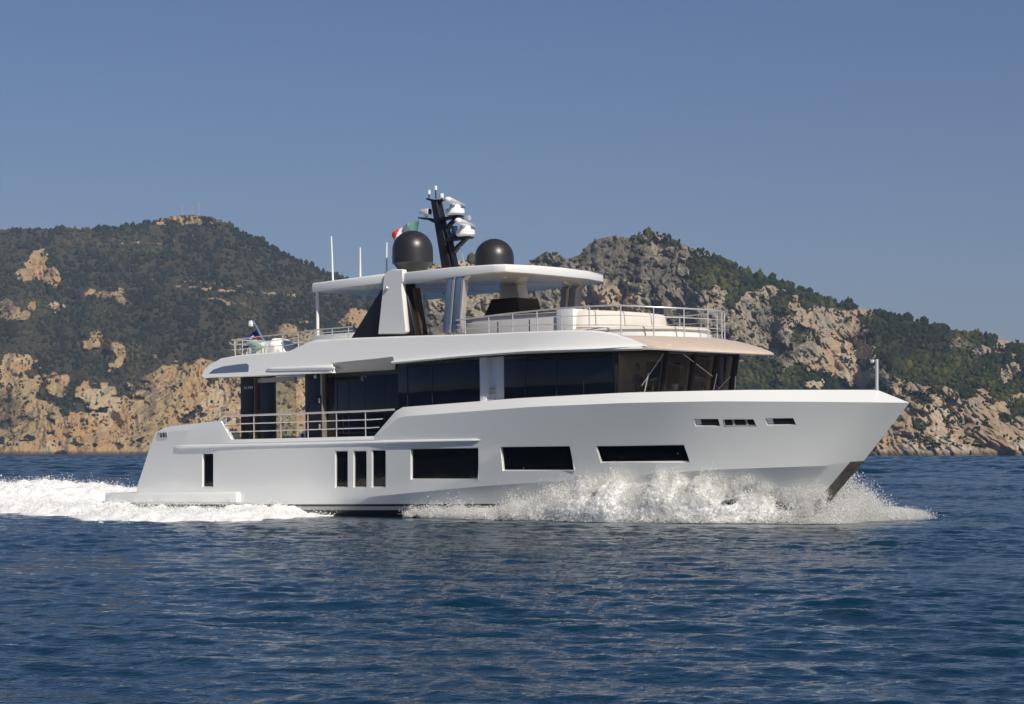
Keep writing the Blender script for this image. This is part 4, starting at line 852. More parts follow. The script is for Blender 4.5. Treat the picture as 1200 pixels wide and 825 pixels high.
# ---- antennas
for (pa, pb, y_) in (((388.2, 277), (390.3, 331), -2.0), ((422, 290), (422.3, 328), -2.0), ((453.3, 284), (452.7, 320), -2.0)):
    a, b = P(*pa, y_), P(*pb, y_); an = MB().tube([b - [0, 0, .1], b * .5 + a * .5, a], .036, 8, r1=.026).build('whip_antenna', WHITE, yacht, smooth=40)
    MB().lathe([(.05, .22), (.06, .2), (.06, 0), (0, 0)], tuple(b - [0, 0, .2]), 12).build('antenna_base', WHITE, an, smooth=40)
# ---- radar mast
b0, b1, t0, t1 = P(522.5, 314, 0), P(534, 314, 0), P(507, 236, 0), P(513.5, 236, 0)
m = MB(); m.prism([b0 - [0, .15, .3], b1 - [0, .15, .3], t1 - [0, .1, 0], t0 - [0, .1, 0]], (0, .3, 0)); mast = m.build('mast', BLACK, yacht, bevel=.02)
m = MB(); m.prism([b1 + [.012, -.1, -.3], b1 + [.16, -.1, -.3], P(527.5, 278, 0) + [0.02, -.1, 0], P(525, 268, 0) + [0, -.1, 0]], (0, .2, 0)); m.build('mast_fairing', PANEL, mast, bevel=.01)
def bracket(pts, y0, wd, name='mast_bracket'): return MB().prism([P(a, b, 0) + [0, y0, 0] for a, b in pts], (0, wd, 0)).build(name, BLACK, mast, bevel=.008)
bracket([(491, 254.5), (491.5, 256.5), (503, 258), (512, 262.5), (518, 264), (515.5, 259), (505, 255.5)], -.06, .12)
bracket([(516, 255.5), (537, 252.6), (541, 252.6), (541, 253.8), (532, 256), (517, 259)], -.12, .24); bracket([(537, 254.6), (534, 254.8), (526.5, 262), (522.5, 269), (524.5, 272), (528.5, 264)], -.08, .16)
bracket([(524, 279.5), (548, 277.2), (553, 277.6), (553, 279), (543, 280.8), (525, 283.5)], -.12, .24); bracket([(548, 279.8), (544.5, 280.2), (536, 287.5), (529.5, 296), (531.5, 299), (538.5, 289.5)], -.08, .16)
bracket([(500.5, 232), (500.5, 234), (508, 236.5), (518, 236.5), (519.5, 234.5), (518, 233.5), (509, 234)], -.05, .1)
def radar(pc, pend0, pend1):
    c = P(*pc, 0); rd = MB().lathe([(0, .36), (.16, .36), (.19, .30), (.19, .24), (.30, .22), (.32, .16), (.32, .06), (.26, 0), (0, 0)], tuple(c), 24).build('radar_pedestal', WHITE, mast, smooth=35)
    top_ = c + [0, 0, .42]; d = RM.T @ np.array([.5, 2.3, 0]); d[2] = 0; d /= np.linalg.norm(d); L_ = 1.1; u = np.array([0, 0, 1.0]); n_ = np.cross(d, u)
    rows_ = []
    for t_, e_ in ((-1, .3), (-.97, .8), (-.9, 1), (.9, 1), (.97, .8), (1, .3)):
        q = top_ + d * L_ * t_ + [0, 0, -.05 * t_ * 0]; rows_.append([q + n_ * .13 * e_ * math.cos(k) + u * .10 * e_ * math.sin(k) for k in np.linspace(0, 2 * math.pi, 12, endpoint=False)])
    m = MB(); m.grid(rows_, cv=True); m.add(rows_[0], [tuple(range(12))]); m.add(rows_[-1], [tuple(range(11, -1, -1))]); m.build('radar_scanner', WHITE, rd, smooth=50)
radar((533.5, 252.6), (524, 235.5), (541.5, 242.5)); radar((545.5, 277.2), (535.5, 260), (552, 268))
m = MB().box(*(lambda p: (p[0] - .09, p[0] + .07, -.08, .08, p[2], p[2] + .40))(P(533, 279, 0))).build('hailer_box', mat('navy_box', (.02, .03, .10), .4), mast, bevel=.02)
c = P(499, 254.5, 0); m = MB(); m.lathe([(0, .1), (.07, .1), (.08, 0), (0, 0)], tuple(c), 14); m.prism([c + [-.22, -.10, .14], c + [.18, -.10, .07], c + [.18, -.10, .27], c + [-.12, -.10, .27], c + [-.22, -.10, .2]], (0, .20, 0)); sl = m.build('thermal_camera', WHITE, mast, bevel=.02)
MB().box(c[0] + .181, c[0] + .195, -.08, .08, c[2] + .09, c[2] + .25).build('camera_lens', BLACK, sl)
for pa, pb, kind in (((511, 233), (510.5, 221), 'masthead_light'), ((502.5, 232), (502.8, 226), 'masthead_light'), ((517.5, 234), (517.6, 230.5), 'gps_dome')):
    a, b = P(*pa, 0), P(*pb, 0); lt = MB().tube([a, b], .02, 8).build('light_stalk', BLACK, mast)
    MB().lathe([(0, .12), (.07, .10), (.08, 0), (.06, -.05), (0, -.05)] if kind == 'gps_dome' else [(0, .1), (.05, .09), (.055, -.05), (0, -.06)], tuple(b), 14).build(kind, WHITE, lt, smooth=40)
c = P(547.5, 255.5, 0); hm_ = MB().tube([P(538, 256.5, 0), c], .03, 8).build('horn_arm', BLACK, mast); MB().tube([c - [.12, 0, 0], c + [.05, 0, 0], c + [.10, 0, 0]], .04, 14, r1=.09).build('horn', STEEL, hm_, smooth=40)
MB().tube([P(538.5, 286, 0), P(545.5, 312, .2)], .012, 5).build('mast_stay', STEEL, mast)
# ---- bow light pole, stern staff
a, b = P(1027.5, 421, 0), P(1027.5, 460, 0); bp_ = MB().tube([b - [0, 0, .1], a], .05, 12).build('bow_pole', STEEL, yacht, smooth=40)
MB().tube([a + [-.01, 0, -.06], a + [-.14, 0, -.05]], .022, 8).box(a[0] - .2, a[0] - .10, -.04, .04, a[2] - .10, a[2] - .01).build('anchor_light', WHITE, bp_, bevel=.01)
sa, sb = P(296.5, 375.5, 0), P(313, 408, 0); dv = sb - sa; ff_ = MB().prism([sa + [-.04, -.03, 0], sa + [.04, -.03, 0], sb + [.06, -.03, 0], sb + [-.08, -.03, 0]], (0, .06, 0)).build('stern_staff', BLUEP, yacht, bevel=.02)
c = P(294.5, 379.5, 0); MB().lathe([(.0, .13), (.09, .10), (.12, 0), (.10, -.09), (0, -.12)], tuple(c), 16).build('stern_light', WHITE, ff_, smooth=50); MB().tube([c, P(298, 378, 0)], .03, 6).build('light_arm', STEEL, ff_)
dbox('staff_plinth', sb[0] - .3, sb[0] + .6, -.3, .3, 5.1, sb[2] + .15, WHITE, bevel=.03)
# name letters on the cockpit pillar, too small to read clearly
fc = bpy.data.curves.new('name_letters', 'FONT'); fc.body = 'ALFRE'; fc.size = 0.13; fc.space_character = 1.35; fc.extrude = 0.004
fo = bpy.data.objects.new('tmp_text', fc); COL.objects.link(fo); bpy.context.view_layer.update()
fm_ = bpy.data.meshes.new_from_object(fo.evaluated_get(bpy.context.evaluated_depsgraph_get())); bpy.data.objects.remove(fo)
fl = link('name_letters', fm_, STEEL, posts[0]); pz = P(286, 456, -3.06); fl.matrix_local = Matrix.Translation(Vector(pz) + Vector((0, -.004, 0))) @ Matrix.Rotation(math.radians(90), 4, 'X')

# ================================================================== THINGS ABOARD
def cloth_grid(p00, p10, p01, p11, nu, nv, wave, nrm_):
    """corner points: 00 hoist top, 10 fly top, 01 hoist bottom, 11 fly bottom"""
    G_ = np.zeros((nv, nu, 3))
    for j in range(nv):
        for i in range(nu):
            u, v_ = i / (nu - 1), j / (nv - 1); p_ = (1 - u) * ((1 - v_) * p00 + v_ * p01) + u * ((1 - v_) * p10 + v_ * p11)
            G_[j, i] = p_ + wave(u, v_)
    return G_
n_ = np.array([0, 1.0, 0])
en = yempty('ensign_flag', P(302, 395, 0)); inv = np.array(P(302, 395, 0))
G_ = cloth_grid(P(300.5, 386.5, 0), P(283.5, 397, 0), P(308, 404, 0), P(286.5, 413.5, 0), 22, 20, lambda u, v: np.array([.05 * math.sin(9 * u + 2 * v) * u, .20 * math.sin(7 * u + 3 * v) * u, .05 * math.sin(8 * u) * u - .10 * u * u * (1 - v)]), n_) - inv
def band(name, G, j0, j1, m_, par, i0=0, i1=None):
    i1 = G.shape[1] if i1 is None else i1; s_ = G[j0:j1, i0:i1]; b = s_ + np.array([0, .006, 0]); m = MB(); m.grid(s_); m.grid(b); return m.build(name, m_, par, smooth=60)
NAVY = mat('flag_navy', (.015, .022, .12), .8); band('navy_field', G_, 0, 10, NAVY, en); band('orange_stripe', G_, 9, 13, mat('flag_orange', (.70, .13, .04), .8), en); band('white_stripe', G_, 12, 16, mat('flag_white', (.75, .74, .72), .8), en); band('navy_stripe', G_, 15, 20, NAVY, en)
st = G_[4:8, 6:10] - np.array([0, .012, 0]); MB().grid(st).build('white_emblem', mat('flag_white', (.7, .7, .7)), en)
tag(en, 'dark blue flag with orange and white stripes on the slanted stern staff', 'flag')
cf = yempty('courtesy_flag', P(491, 264, -.6)); inv = np.array(P(491, 264, -.6))
up_c = [(492, 258.6), (486, 259.8), (480.5, 261), (474.5, 263.6), (469, 266.4), (464, 270.5), (459.3, 277.5)]; lo_c = [(489.6, 272), (484, 273.5), (478, 275), (472.5, 276), (467, 277.5), (463, 280.0), (459.0, 283.5)]
nu_, nv_ = 25, 8; uu = np.linspace(0, 6, nu_); G_ = np.zeros((nv_, nu_, 3))
for i, u in enumerate(uu):
    a_ = P(np.interp(u, range(7), [q[0] for q in up_c]), np.interp(u, range(7), [q[1] for q in up_c]), -.6); b_ = P(np.interp(u, range(7), [q[0] for q in lo_c]), np.interp(u, range(7), [q[1] for q in lo_c]), -.6)
    for j in range(nv_): G_[j, i] = a_ + (b_ - a_) * j / (nv_ - 1) + np.array([0, .12 * math.sin(u * 2.1 + j * .25) * u / 6, 0])
G_ -= inv
band('green_stripe', G_, 0, nv_, mat('flag_green', (.20, .46, .38), .8), cf, 0, 9); band('white_stripe', G_, 0, nv_, mat('flag_white', (.7, .7, .7)), cf, 8, 18); band('red_stripe', G_, 0, nv_, mat('flag_red', (.62, .04, .05), .8), cf, 17, 25)
MB().tube([np.array(P(492.3, 256, -.6)) - inv, np.array(P(489, 275, -.6)) - inv, np.array(P(485, 312, -.6)) - inv], .012, 5).build('halyard', STEEL, cf)
tag(cf, 'green white and red striped flag flying behind the nearer black radome', 'flag')
# covered jet ski on the aft upper deck
jx0, jx1 = P(298.5, 410, -2.0)[0], P(341, 410, -2.0)[0]; G_ = []
for i, t_ in enumerate(np.linspace(0, 1, 46)):
    x = jx0 + (jx1 - jx0) * t_; hgt = np.interp(t_, [0, .05, .2, .5, .62, .72, .86, .95, 1], [.30, .46, .54, .56, .60, .66, .52, .36, .22]); wd = np.interp(t_, [0, .06, .3, .8, .95, 1], [.28, .46, .52, .50, .36, .16]); r_ = []
    for k in np.linspace(-1, 1, 31):
        f = abs(k); y = math.copysign(wd * min(1, f * 1.9) ** .8, k) if f < .53 else math.copysign(wd * (1 + .12 * (f - .53)), k)
        z = hgt * (1 - max(0, (f - .30)) / .70 * 1.0) if f > .30 else hgt * (1 - .04 * (f / .3) ** 2)
        fold = .035 * math.sin(t_ * 44 + 3 * f) * sstep(.25, .8, f) + .02 * math.sin(t_ * 21 + k * 4)
        r_.append([x + .04 * math.sin(k * 9 + t_ * 8) * f, y + math.copysign(fold, k), 5.40 + max(z + .5 * fold, 0)])
    G_.append(r_)
G_ = np.array(G_) - [0, 0, 0]; js = yempty('covered_jet_ski', (.5 * (jx0 + jx1), -2.0, 5.40)); off_ = np.array([.5 * (jx0 + jx1), 0, 5.40])
m = MB(); m.grid(G_ - off_); m.add(G_[0] - off_, [tuple(range(31))]); m.add(G_[-1] - off_, [tuple(range(30, -1, -1))]); m.build('canvas_cover', CANVAS, js, smooth=70)
MB().tube([(jx0 - off_[0] + .1 + 1.5 * t_, .56 * (1 if a else -1) + .0, .10) for a in (1,) for t_ in np.linspace(0, 1, 5)], .012, 5).build('tie_strap', RUBBER, js)
MB().box(-.8, .4, -.3, .3, -.16, .0).build('cradle', RUBBER, js)
tag(js, 'white canvas covered jet ski behind the rail on the aft upper deck', 'jet ski')
# paddle board leaning beside it
bd = yempty('paddle_board', P(297, 408, -2.75)); inv = np.array(P(297, 408, -2.75))
ol = PL([(288.3, 401), (289.3, 398.9), (292, 398), (297, 398.7), (304, 402.0), (308, 405), (305, 409), (299.5, 412.4), (296.8, 411.8), (292.5, 407.5)], -2.75)
MB().prism([p - inv for p in ol], (0, .09, 0)).build('board', mat('pale_green', (.56, .72, .60), .35), bd, bevel=.025)
MB().prism([p - inv - [0, .006, 0] for p in PL([(292.5, 406.5), (296, 405.6), (300.5, 405.3), (298.5, 408.5), (296.8, 410.2)], -2.75)], (0, .02, 0)).build('teal_patch', mat('teal_patch', (.05, .42, .36), .4), bd)
tag(bd, 'pale green paddle board with a teal patch leaning by the white cover', 'paddle board')
# pot on the dashboard
pt_ = P(813, 455, -.35); pt_[2] = 3.765
pot = MB().lathe([(0, 0), (.20, 0), (.24, .03), (.25, .22), (.26, .23), (.25, .24), (.225, .22), (.2, .05), (0, .04)], (0, 0, 0), 26).build('metal_bowl', STEEL, None, smooth=40)
pot.matrix_world = yacht.matrix_world @ Matrix.Translation(Vector((v2[0] - .75, -.45, 3.765)) - Vector((0, 0, 0))) ; tag(pot, 'round polished metal bowl on the wheelhouse dashboard', 'bowl')
# helmsman
def person(name, base, label):
    root = yempty(name, base); root.rotation_mode = 'QUATERNION'
    V = []; E = []; Rr = []
    def a(p, r, par=None):
        V.append(p); Rr.append(r); i = len(V) - 1
        if par is not None: E.append((par, i))
        return i
    pel = a((0, 0, .95), .15); sp_ = a((.0, 0, 1.12), .14, pel); ch = a((.01, 0, 1.32), .155, sp_); nk0 = a((.0, 0, 1.46), .075, ch); nk = a((.015, 0, 1.52), .055, nk0); hd0 = a((.03, 0, 1.60), .085, nk); hd = a((.03, 0, 1.69), .10, hd0); a((.02, 0, 1.76), .06, hd)
    a((.125, 0, 1.625), .018, hd0)
    for s in (1, -1):
        h = a((0, .10 * s, .90), .10, pel); kn = a((.02, .11 * s, .50), .065, h); an = a((0, .11 * s, .09), .045, kn); a((.17, .13 * s, .04), .035, an)
        sh = a((.0, .19 * s, 1.41), .065, ch); el = a((.14, .25 * s, 1.16), .045, sh); wr = a((.38, .16 * s, 1.12), .03, el); pm = a((.45, .15 * s, 1.12), .034, wr)
        for k, (dy, L_) in enumerate(((-.03, .075), (-.01, .085), (.012, .08), (.032, .062))):
            f0 = a((.49, .15 * s + dy, 1.125), .010, pm); f1 = a((.49 + L_ * .55, .15 * s + dy, 1.115), .009, f0); a((.49 + L_ * .7, .15 * s + dy, 1.085), .008, f1)
        t0_ = a((.455, .15 * s - .045 * s, 1.12), .011, pm); a((.50, .15 * s - .06 * s, 1.10), .009, t0_)
    me = bpy.data.meshes.new('body'); me.from_pydata(V, E, []); o = bpy.data.objects.new('body', me); COL.objects.link(o)
    md_ = o.modifiers.new('skin', 'SKIN'); sv = me.skin_vertices[0].data
    for i, r in enumerate(Rr): sv[i].radius = (r, r); sv[i].use_root = (i == 0)
    o.modifiers.new('sub', 'SUBSURF').levels = 1; o.modifiers['sub'].render_levels = 1
    bpy.context.view_layer.update(); nm2 = bpy.data.meshes.new_from_object(o.evaluated_get(bpy.context.evaluated_depsgraph_get())); bpy.data.objects.remove(o)
    b = link('body', nm2, [mat('skin', (.36, .22, .15), .55), mat('polo_grey', (.20, .21, .22), .85), mat('trousers', (.03, .035, .05), .85)], root)
    for p_ in nm2.polygons:
        c = p_.center; p_.use_smooth = True; arm = abs(c.y) > .19 or c.x > .2
        p_.material_index = 2 if c.z < .98 and not arm else (1 if c.z < 1.475 and (c.x < .16 or not arm) and not (c.x > .2) else 0)
    hb_ = MB().lathe([(0, .12)] + [(.108 * math.sin(q), .112 * math.cos(q)) for q in np.radians((20, 40, 60, 80, 100))] + [(.095, -.03)], (.012, 0, 1.70), 18); hb_.build('hair', mat('hair', (.015, .011, .008), .7), root, smooth=60)
    m = MB()
    for s in (1, -1): m.lathe([(0, .014), (.012, .008), (.014, 0), (0, -.01)], (.118, .036 * s, 1.665), 10)
    m.build('eyes', mat('eye', (.02, .02, .02), .2), root)
    tag(root, label, 'person'); return root
hmn = person('person', P(748, 440, -1.35) * [1, 1, 0] + np.array([-.1, 0, 2.865]), 'dark haired person in a grey shirt at the helm behind the side pane')
b_ = MB().tube([(.52, .22 * math.cos(k), 1.10 + .18 * math.sin(k)) for k in np.linspace(0, 2 * math.pi, 25)], .016, 8).build('ship_wheel', STEEL, None, smooth=50)
b_.matrix_world = hmn.matrix_world.copy(); b_.parent = yacht; b_.matrix_parent_inverse = yacht.matrix_world.inverted()

# ================================================================== FOAM, WAKE, SPRAY
def foam_material(name, c=0.985, trans=0.10, sss=0.11):
    m = bpy.data.materials.new(name); m.use_nodes = True; n = m.node_tree.nodes; l = m.node_tree.links; b = n['Principled BSDF']
    b.inputs['Base Color'].default_value = (c, c, c * .995, 1); b.inputs['Roughness'].default_value = 0.7
    if sss: b.subsurface_method = 'BURLEY'; b.inputs['Subsurface Weight'].default_value = 1.0; b.inputs['Subsurface Radius'].default_value = (1, 1, 1); b.inputs['Subsurface Scale'].default_value = sss; b.inputs['Specular IOR Level'].default_value = .25
    tr = n.new('ShaderNodeBsdfTranslucent'); tr.inputs[0].default_value = (c, c, c * .98, 1); mx = n.new('ShaderNodeMixShader'); mx.inputs[0].default_value = trans
    l.new(b.outputs[0], mx.inputs[1]); l.new(tr.outputs[0], mx.inputs[2]); l.new(mx.outputs[0], n['Material Output'].inputs[0])
    g = n.new('ShaderNodeNewGeometry'); z = n.new('ShaderNodeTexNoise'); z.inputs['Scale'].default_value = 9; z.inputs['Detail'].default_value = 6; z.inputs['Roughness'].default_value = .7; l.new(g.outputs['Position'], z.inputs['Vector'])
    bp = n.new('ShaderNodeBump'); bp.inputs['Strength'].default_value = .8; bp.inputs['Distance'].default_value = .06; l.new(z.outputs[0], bp.inputs['Height']); l.new(bp.outputs[0], b.inputs['Normal'])
    return m
FOAM = foam_material('sea_foam'); SPRAY = foam_material('spray_drops', .995, .55, 0)
def masked_grid(name, Pw, keep, m_, parent=None):
    nv_, nu_ = keep.shape; Fq = grid_faces(nv_, nu_); kf = keep.ravel()[Fq].all(1); Fq = Fq[kf]
    used = np.unique(Fq); idx = np.full(nv_ * nu_, -1); idx[used] = np.arange(len(used))
    return fast_mesh(name, Pw.reshape(-1, 3)[used], idx[Fq], m_, parent, smooth=True)
def flat_px(px_, py_, z=0.0):
    d = np.array([(px_ - 600) / F, 1, (HOR - py_) / F]); t_ = (z - HC) / d[2]; return np.array([0, 0, HC]) + t_ * d
def inside(poly, X, Y):
    c = np.zeros(X.shape, bool); n = len(poly)
    for i in range(n):
        x1, y1 = poly[i]; x2, y2 = poly[(i + 1) % n]
        t_ = ((y1 > Y) != (y2 > Y)) & (X < (x2 - x1) * (Y - y1) / (y2 - y1 + 1e-12) + x1); c ^= t_
    return c
def billow(X, Y, s):
    return np.abs(vnoise(X * s, Y * s)) + .55 * np.abs(vnoise(X * s * 2.1 + 9, Y * s * 2.1)) + .3 * np.abs(vnoise(X * s * 4.3 + 3, Y * s * 4.3 + 1)) + .18 * np.abs(vnoise(X * s * 9 + 3, Y * s * 9 + 1))
# stern wash: world-plane outline
fr_ = [flat_px(a, b)[:2] for a, b in ((-90, 600.5), (-40, 600.5), (0, 601.5), (60, 606), (130, 611), (200, 612.5), (250, 613), (300, 611), (340, 608), (375, 605.2), (430, 603.6), (500, 603.4), (560, 604))]
bk_ = [toworld(p)[:2] for p in ((4.5, -2.4, 0), (-12, -2.2, 0), (-13, 5.5, 0), (-24, 7.5, 0), (-46, 9, 0), (-70, 9, 0), (-90, 6, 0), (-90, -10, 0), (-60, -8, 0))]
poly = fr_ + bk_
xs_ = np.arange(-75, 1.5, .09); ys_ = np.arange(64, 142, .11); X, Y = np.meshgrid(xs_, ys_)
d_ = np.stack([X - O[0], Y - O[1]], -1); LX = d_[..., 0] * _fw[0] + d_[..., 1] * _fw[1]; LY = d_[..., 0] * _pt[0] + d_[..., 1] * _pt[1]
ins = inside(poly, X + .6 * fbm(X * .8, Y * .8, o=3), Y + 1.2 * fbm(X * .7 + 5, Y * .5, o=3))
hump = .56 * np.exp(-((LX + 24) / 9.0) ** 2) * np.exp(-((LY + .5) / 4.6) ** 2) + .35 * np.exp(-((LX + 42) / 16) ** 2) * np.exp(-(LY / 5) ** 2)
hump = hump * sstep(15.0, 18.5, -LX)
amp = .20 + .06 * sstep(15, 19, -LX)
SEAZ = sea_height(X, Y) * np.where(np.hypot(LX / 20, LY / 6) < 1, .55, 1.0)
Zf = SEAZ + .05 + hump + amp * (billow(X, Y, 1.1) - .25) + .10 * fbm(X * .35, Y * .35, o=2)
lace = fbm(X * 1.1, Y * .8, o=4)
keep = ins & (lace > -1.5)
out_strip = (LX > -8) & (LY > -2.6) & (LX < 10)
keep &= ~(out_strip & (np.abs(LY) < 2.5))
def blur(a, k):
    ker = np.ones(k) / k; a = np.apply_along_axis(lambda r_: np.convolve(r_, ker, 'same'), 0, a); return np.apply_along_axis(lambda r_: np.convolve(r_, ker, 'same'), 1, a)
er_ = keep.copy(); edge_ = np.zeros(keep.shape)
for _ in range(9):
    e2 = er_.copy(); e2[1:] &= er_[:-1]; e2[:-1] &= er_[1:]; e2[:, 1:] &= er_[:, :-1]; e2[:, :-1] &= er_[:, 1:]; er_ = e2; edge_ += er_ / 9.0
edge_ = blur(edge_, 3) * keep * (edge_ > 0); Zs_ = SEAZ; Zf = Zs_ + .015 + (Zf - Zs_ - .015).clip(0) * edge_ - .10 * (1 - sstep(0, .2, edge_))
wake = masked_grid('wake', np.stack([X, Y, Zf], -1), keep, FOAM); tag(wake, 'churned white wake spreading behind the stern platform', 'foam', None, 'stuff')
# bow wave: a heaped roll of foam along the bow, both sides
HCR = [(.2, .06), (1.0, .09), (3.0, .13), (4.4, .24), (5.6, .58), (6.8, .90), (8.0, 1.14), (9.0, 1.16), (9.8, 1.04), (10.6, 1.02), (11.4, 1.0), (12.4, .80), (13.0, .40), (13.3, .12)]
ENV = [(1.0, .14), (3.0, .22), (4.4, .40), (5.6, .78), (6.8, 1.08), (8.0, 1.32), (9.0, 1.36), (9.8, 1.24), (10.4, 1.22), (11.2, 1.42), (12.0, 1.52), (12.7, 1.50), (13.4, 1.35), (13.9, .9)]
def wl_y(x, z=0.0): return np.maximum(smooth_tab(YW, np.minimum(x, 13.15)), 0) + .28 * np.clip(z, 0, 1.5) * sstep(4, 10, x)
parts_ = []; LPS = {}
for s in (-1, 1):
    xa_ = np.linspace(.2, 13.3, 460)[None, :]; v_ = np.linspace(0, 1, 110)[:, None]; XL = np.broadcast_to(xa_, (110, 460)); W_ = np.interp(xa_, [0, 4, 8, 11, 13.3], [.5, 1.1, 1.6, 1.4, .8])
    Z0_ = -XL * math.tan(TRIM); H_ = np.interp(xa_, *zip(*HCR)) * (1 + .22 * fbm(XL * 1.7 + 4 * s, XL * 0 + 3, o=4))
    ang = v_ * math.pi / 2                                              # rounded shoulder falling to the water
    prof = np.cos(ang) ** .8; run = np.sin(ang) ** 1.25
    zl_ = Z0_ + (H_ - Z0_) * prof; yl_ = wl_y(XL, zl_) - .08 + run * W_
    q_ = np.stack([XL, s * yl_, zl_], -1)
    bn = lambda f, o_: np.abs(vnoise(XL * f + o_, yl_ * f + s * 9, zl_ * f)) - .25
    dsp = .18 * bn(.9, 3) + .12 * bn(2.1, 7) + .09 * bn(4.5, 1) + .06 * bn(9, 5) + .035 * bn(18, 2)
    nrm2 = np.stack([0 * XL + .12, s * np.broadcast_to(np.sin(ang) * .6 + .5, XL.shape), np.broadcast_to(.35 + .7 * np.cos(ang), XL.shape)], -1)
    amp_ = np.interp(xa_, [0, 3, 6, 13.3], [.2, .35, 1, 1])[..., None] * (1 - .75 * v_[..., None] ** 4)
    Lp = q_ + nrm2 * dsp[..., None] * amp_; Lp[..., 2] = np.maximum(Lp[..., 2], Z0_ - .05 + .06 * (v_ < .98))
    keepb = fbm(XL * 1.5 + 11, v_ * 3 + s, o=4) > np.interp(XL, [0, 3, 10, 10.8, 11.6, 12.6, 13.3], [-.2, -.9, -2, -1.2, -.1, -.05, -.4]) * np.where(v_ > .72, 1, 1)
    keepb |= (v_ > .74) & (XL > 3)
    LPS[s] = (Lp, nrm2, keepb); parts_.append((Lp @ RM.T + O, keepb))
for s, (Wp, kb) in zip((-1, 1), parts_):
    bw = masked_grid('bow_wave', Wp, kb, FOAM); tag(bw, 'white bow wave rolling along the %s side of the hull' % ('near' if s < 0 else 'far'), 'foam', None, 'stuff')
OCT = np.array([[1, 0, 0], [-1, 0, 0], [0, 1, 0], [0, -1, 0], [0, 0, 1], [0, 0, -1]], float); OCF = np.array([[0, 2, 4], [2, 1, 4], [1, 3, 4], [3, 0, 4], [2, 0, 5], [1, 2, 5], [3, 1, 5], [0, 3, 5]])
def droplets(name, C, r, label):
    n = len(C); q = rng.normal(size=(n, 6, 3)) * .25; V = (OCT[None] + q) * r[:, None, None] * np.array([1, 1, 1.0]) + C[:, None]
    o = fast_mesh(name, V.reshape(-1, 3), (OCF[None] + (np.arange(n) * 6)[:, None, None]).reshape(-1, 3), SPRAY); tag(o, label, 'spray', None, 'stuff'); return o
def spray_side(s, n):
    """veil of drops: envelope of thrown water, densest near the roll, streaked outward"""
    x = rng.uniform(1.5, 13.9, n * 3); e = np.interp(x, *zip(*ENV)); keep = rng.uniform(0, 1.5, len(x)) < e * np.interp(x, [1.5, 4, 9, 10.5, 13.9], [.10, .14, .22, 1.0, 1.3]); x = x[keep][:n]; e = np.interp(x, *zip(*ENV))
    v = rng.beta(1.1, 2.4, len(x)); arch_ = np.interp(x, [0, 4, 8, 11, 13.9], [.9, 1.3, 1.7, 1.7, 1.1])
    hgt = rng.beta(1.5, 1.5, len(x)) ** .85
    jag = 1 + .34 * fbm(x * 2.6, x * 0 + s, o=5)
    z0_ = -x * math.tan(TRIM); z = z0_ + (e * jag - z0_) * hgt * (1 - .75 * v ** 1.5) + .02
    y = wl_y(x, z) + .02 + v * arch_ * (.35 + .9 * hgt)
    x = x + rng.normal(0, .05, len(x)) - .2 * hgt
    cl = fbm(x * 3.2, y * 2.2, z * 3.0 - x * 1.2, o=4); p = 1.0 - .9 * sstep(-.35, .35, .1 - cl + .55 * (hgt - .6))
    hol = sstep(10.4, 11.4, x) * (1 - sstep(12.9, 13.3, x)) * (1 - sstep(.40, .85, z)); p = p * (1 - .80 * hol * (s < 0))
    k_ = rng.uniform(0, 1, len(x)) < p; C = np.stack([x, s * y, z], 1)[k_]; hg = hgt[k_]
    r = np.exp(rng.normal(math.log(.0085), .42, len(C))) * (1 - .3 * hg); return C, r
def skin_drops(s, n):
    """drops leaving the surface of the roll, most of them from its crest"""
    Lp, nr, kb = LPS[s]; wts = (kb * (1.2 - np.linspace(0, 1, Lp.shape[0])[:, None]) ** 1.5).ravel(); idx = rng.choice(len(wts), n, p=wts / wts.sum())
    C = Lp.reshape(-1, 3)[idx] + nr.reshape(-1, 3)[idx] * (rng.exponential(.055, (n, 1)) * (1 + .9 * fbm(Lp[..., 0].ravel()[idx] * 2.4, Lp[..., 2].ravel()[idx] * 3, o=3)).clip(0.1, 2.5)[:, None]) + rng.normal(0, .02, (n, 3))
    return C, np.exp(rng.normal(math.log(.0085), .42, n))
Cs, Rs = [], []
C, r = spray_side(-1, 230000); Cs.append(C); Rs.append(r)
C, r = skin_drops(-1, 170000); Cs.append(C); Rs.append(r)
C, r = spray_side(1, 60000); Cs.append(C); Rs.append(r)
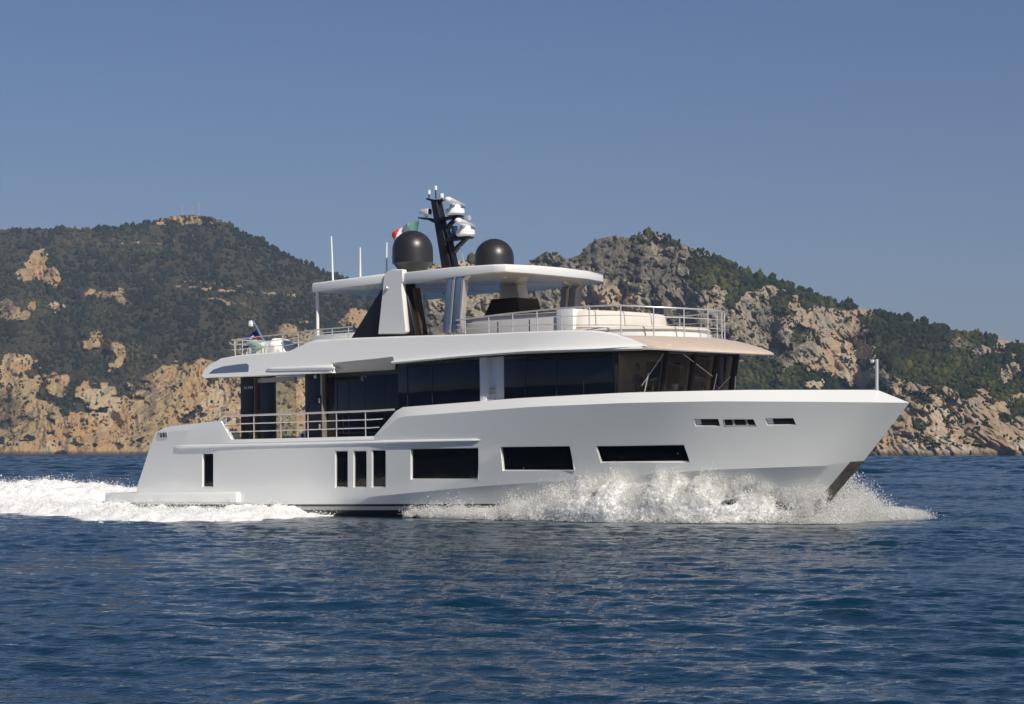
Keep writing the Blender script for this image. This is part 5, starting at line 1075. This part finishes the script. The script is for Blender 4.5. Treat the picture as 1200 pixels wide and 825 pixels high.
# far side fan seen beyond the stem
n_f = 120000; u = rng.beta(1.0, 1.7, n_f) * 6.6; env = np.interp(u, [0, .5, 1.2, 2.0, 2.8, 3.6, 4.6, 6.6], [.9, 1.15, 1.25, 1.15, .80, .48, .22, .05]); hgt = rng.beta(1.1, 1.9, n_f); z = (env + .2) * (1 + .3 * fbm(u * 3, u * 0 + 8, o=3)) * hgt - .20
x = 13.35 - .10 * u + rng.normal(0, .28, n_f) - .15 * z; cl = fbm(u * 2.6, z * 3 - u * 2, o=4); k_ = rng.uniform(0, 1, n_f) < 1 - .8 * sstep(-.3, .4, .15 - cl + .5 * (hgt - .55))
C = np.stack([x, u, z], 1)[k_]; Cs.append(C); Rs.append(np.exp(rng.normal(math.log(.0095), .42, len(C))))
# low fringe in front of the roll
n_f = 45000; x = rng.uniform(3.0, 13.6, n_f); y = -(wl_y(x) + np.interp(x, [3, 8, 11, 13.6], [.9, 1.3, 1.3, .7]) * rng.uniform(.6, 1.18, n_f)); z = np.abs(rng.normal(0, .09, n_f)) * (1 + .7 * fbm(x * 3, y * 3, o=3)) + .01 - x * math.tan(TRIM)
Cs.append(np.stack([x, y, z], 1)); Rs.append(np.exp(rng.normal(math.log(.011), .4, n_f)))
n_f = 26000; x = rng.normal(13.25, .38, n_f); y = rng.normal(-.15, .42, n_f); z = -.2 + rng.exponential(.19, n_f) * np.exp(-((x - 13.3) / .7) ** 2); Cs.append(np.stack([x, y, z], 1)); Rs.append(np.exp(rng.normal(math.log(.0095), .4, n_f)))
C = np.concatenate(Cs) @ RM.T + O; print('drops', len(C)); droplets('spray', C, np.concatenate(Rs), 'fine white spray thrown up around the bow')
# spatter on the stern wash
n_f = 70000; ii = np.flatnonzero(keep.ravel() & (X.ravel() > -30)); ii = ii[rng.integers(0, len(ii), n_f)]; C = np.stack([X.ravel()[ii], Y.ravel()[ii], Zf.ravel()[ii]], 1) + rng.normal(0, .05, (n_f, 3)); C[:, 2] += np.abs(rng.normal(0, .07, n_f)) * (1 + fbm(C[:, 0] * 1.5, C[:, 1] * 1.5, o=3)).clip(0, 3)
droplets('spray', C, np.exp(rng.normal(math.log(.011), .4, n_f)), 'low white spatter over the wash beside the stern platform')
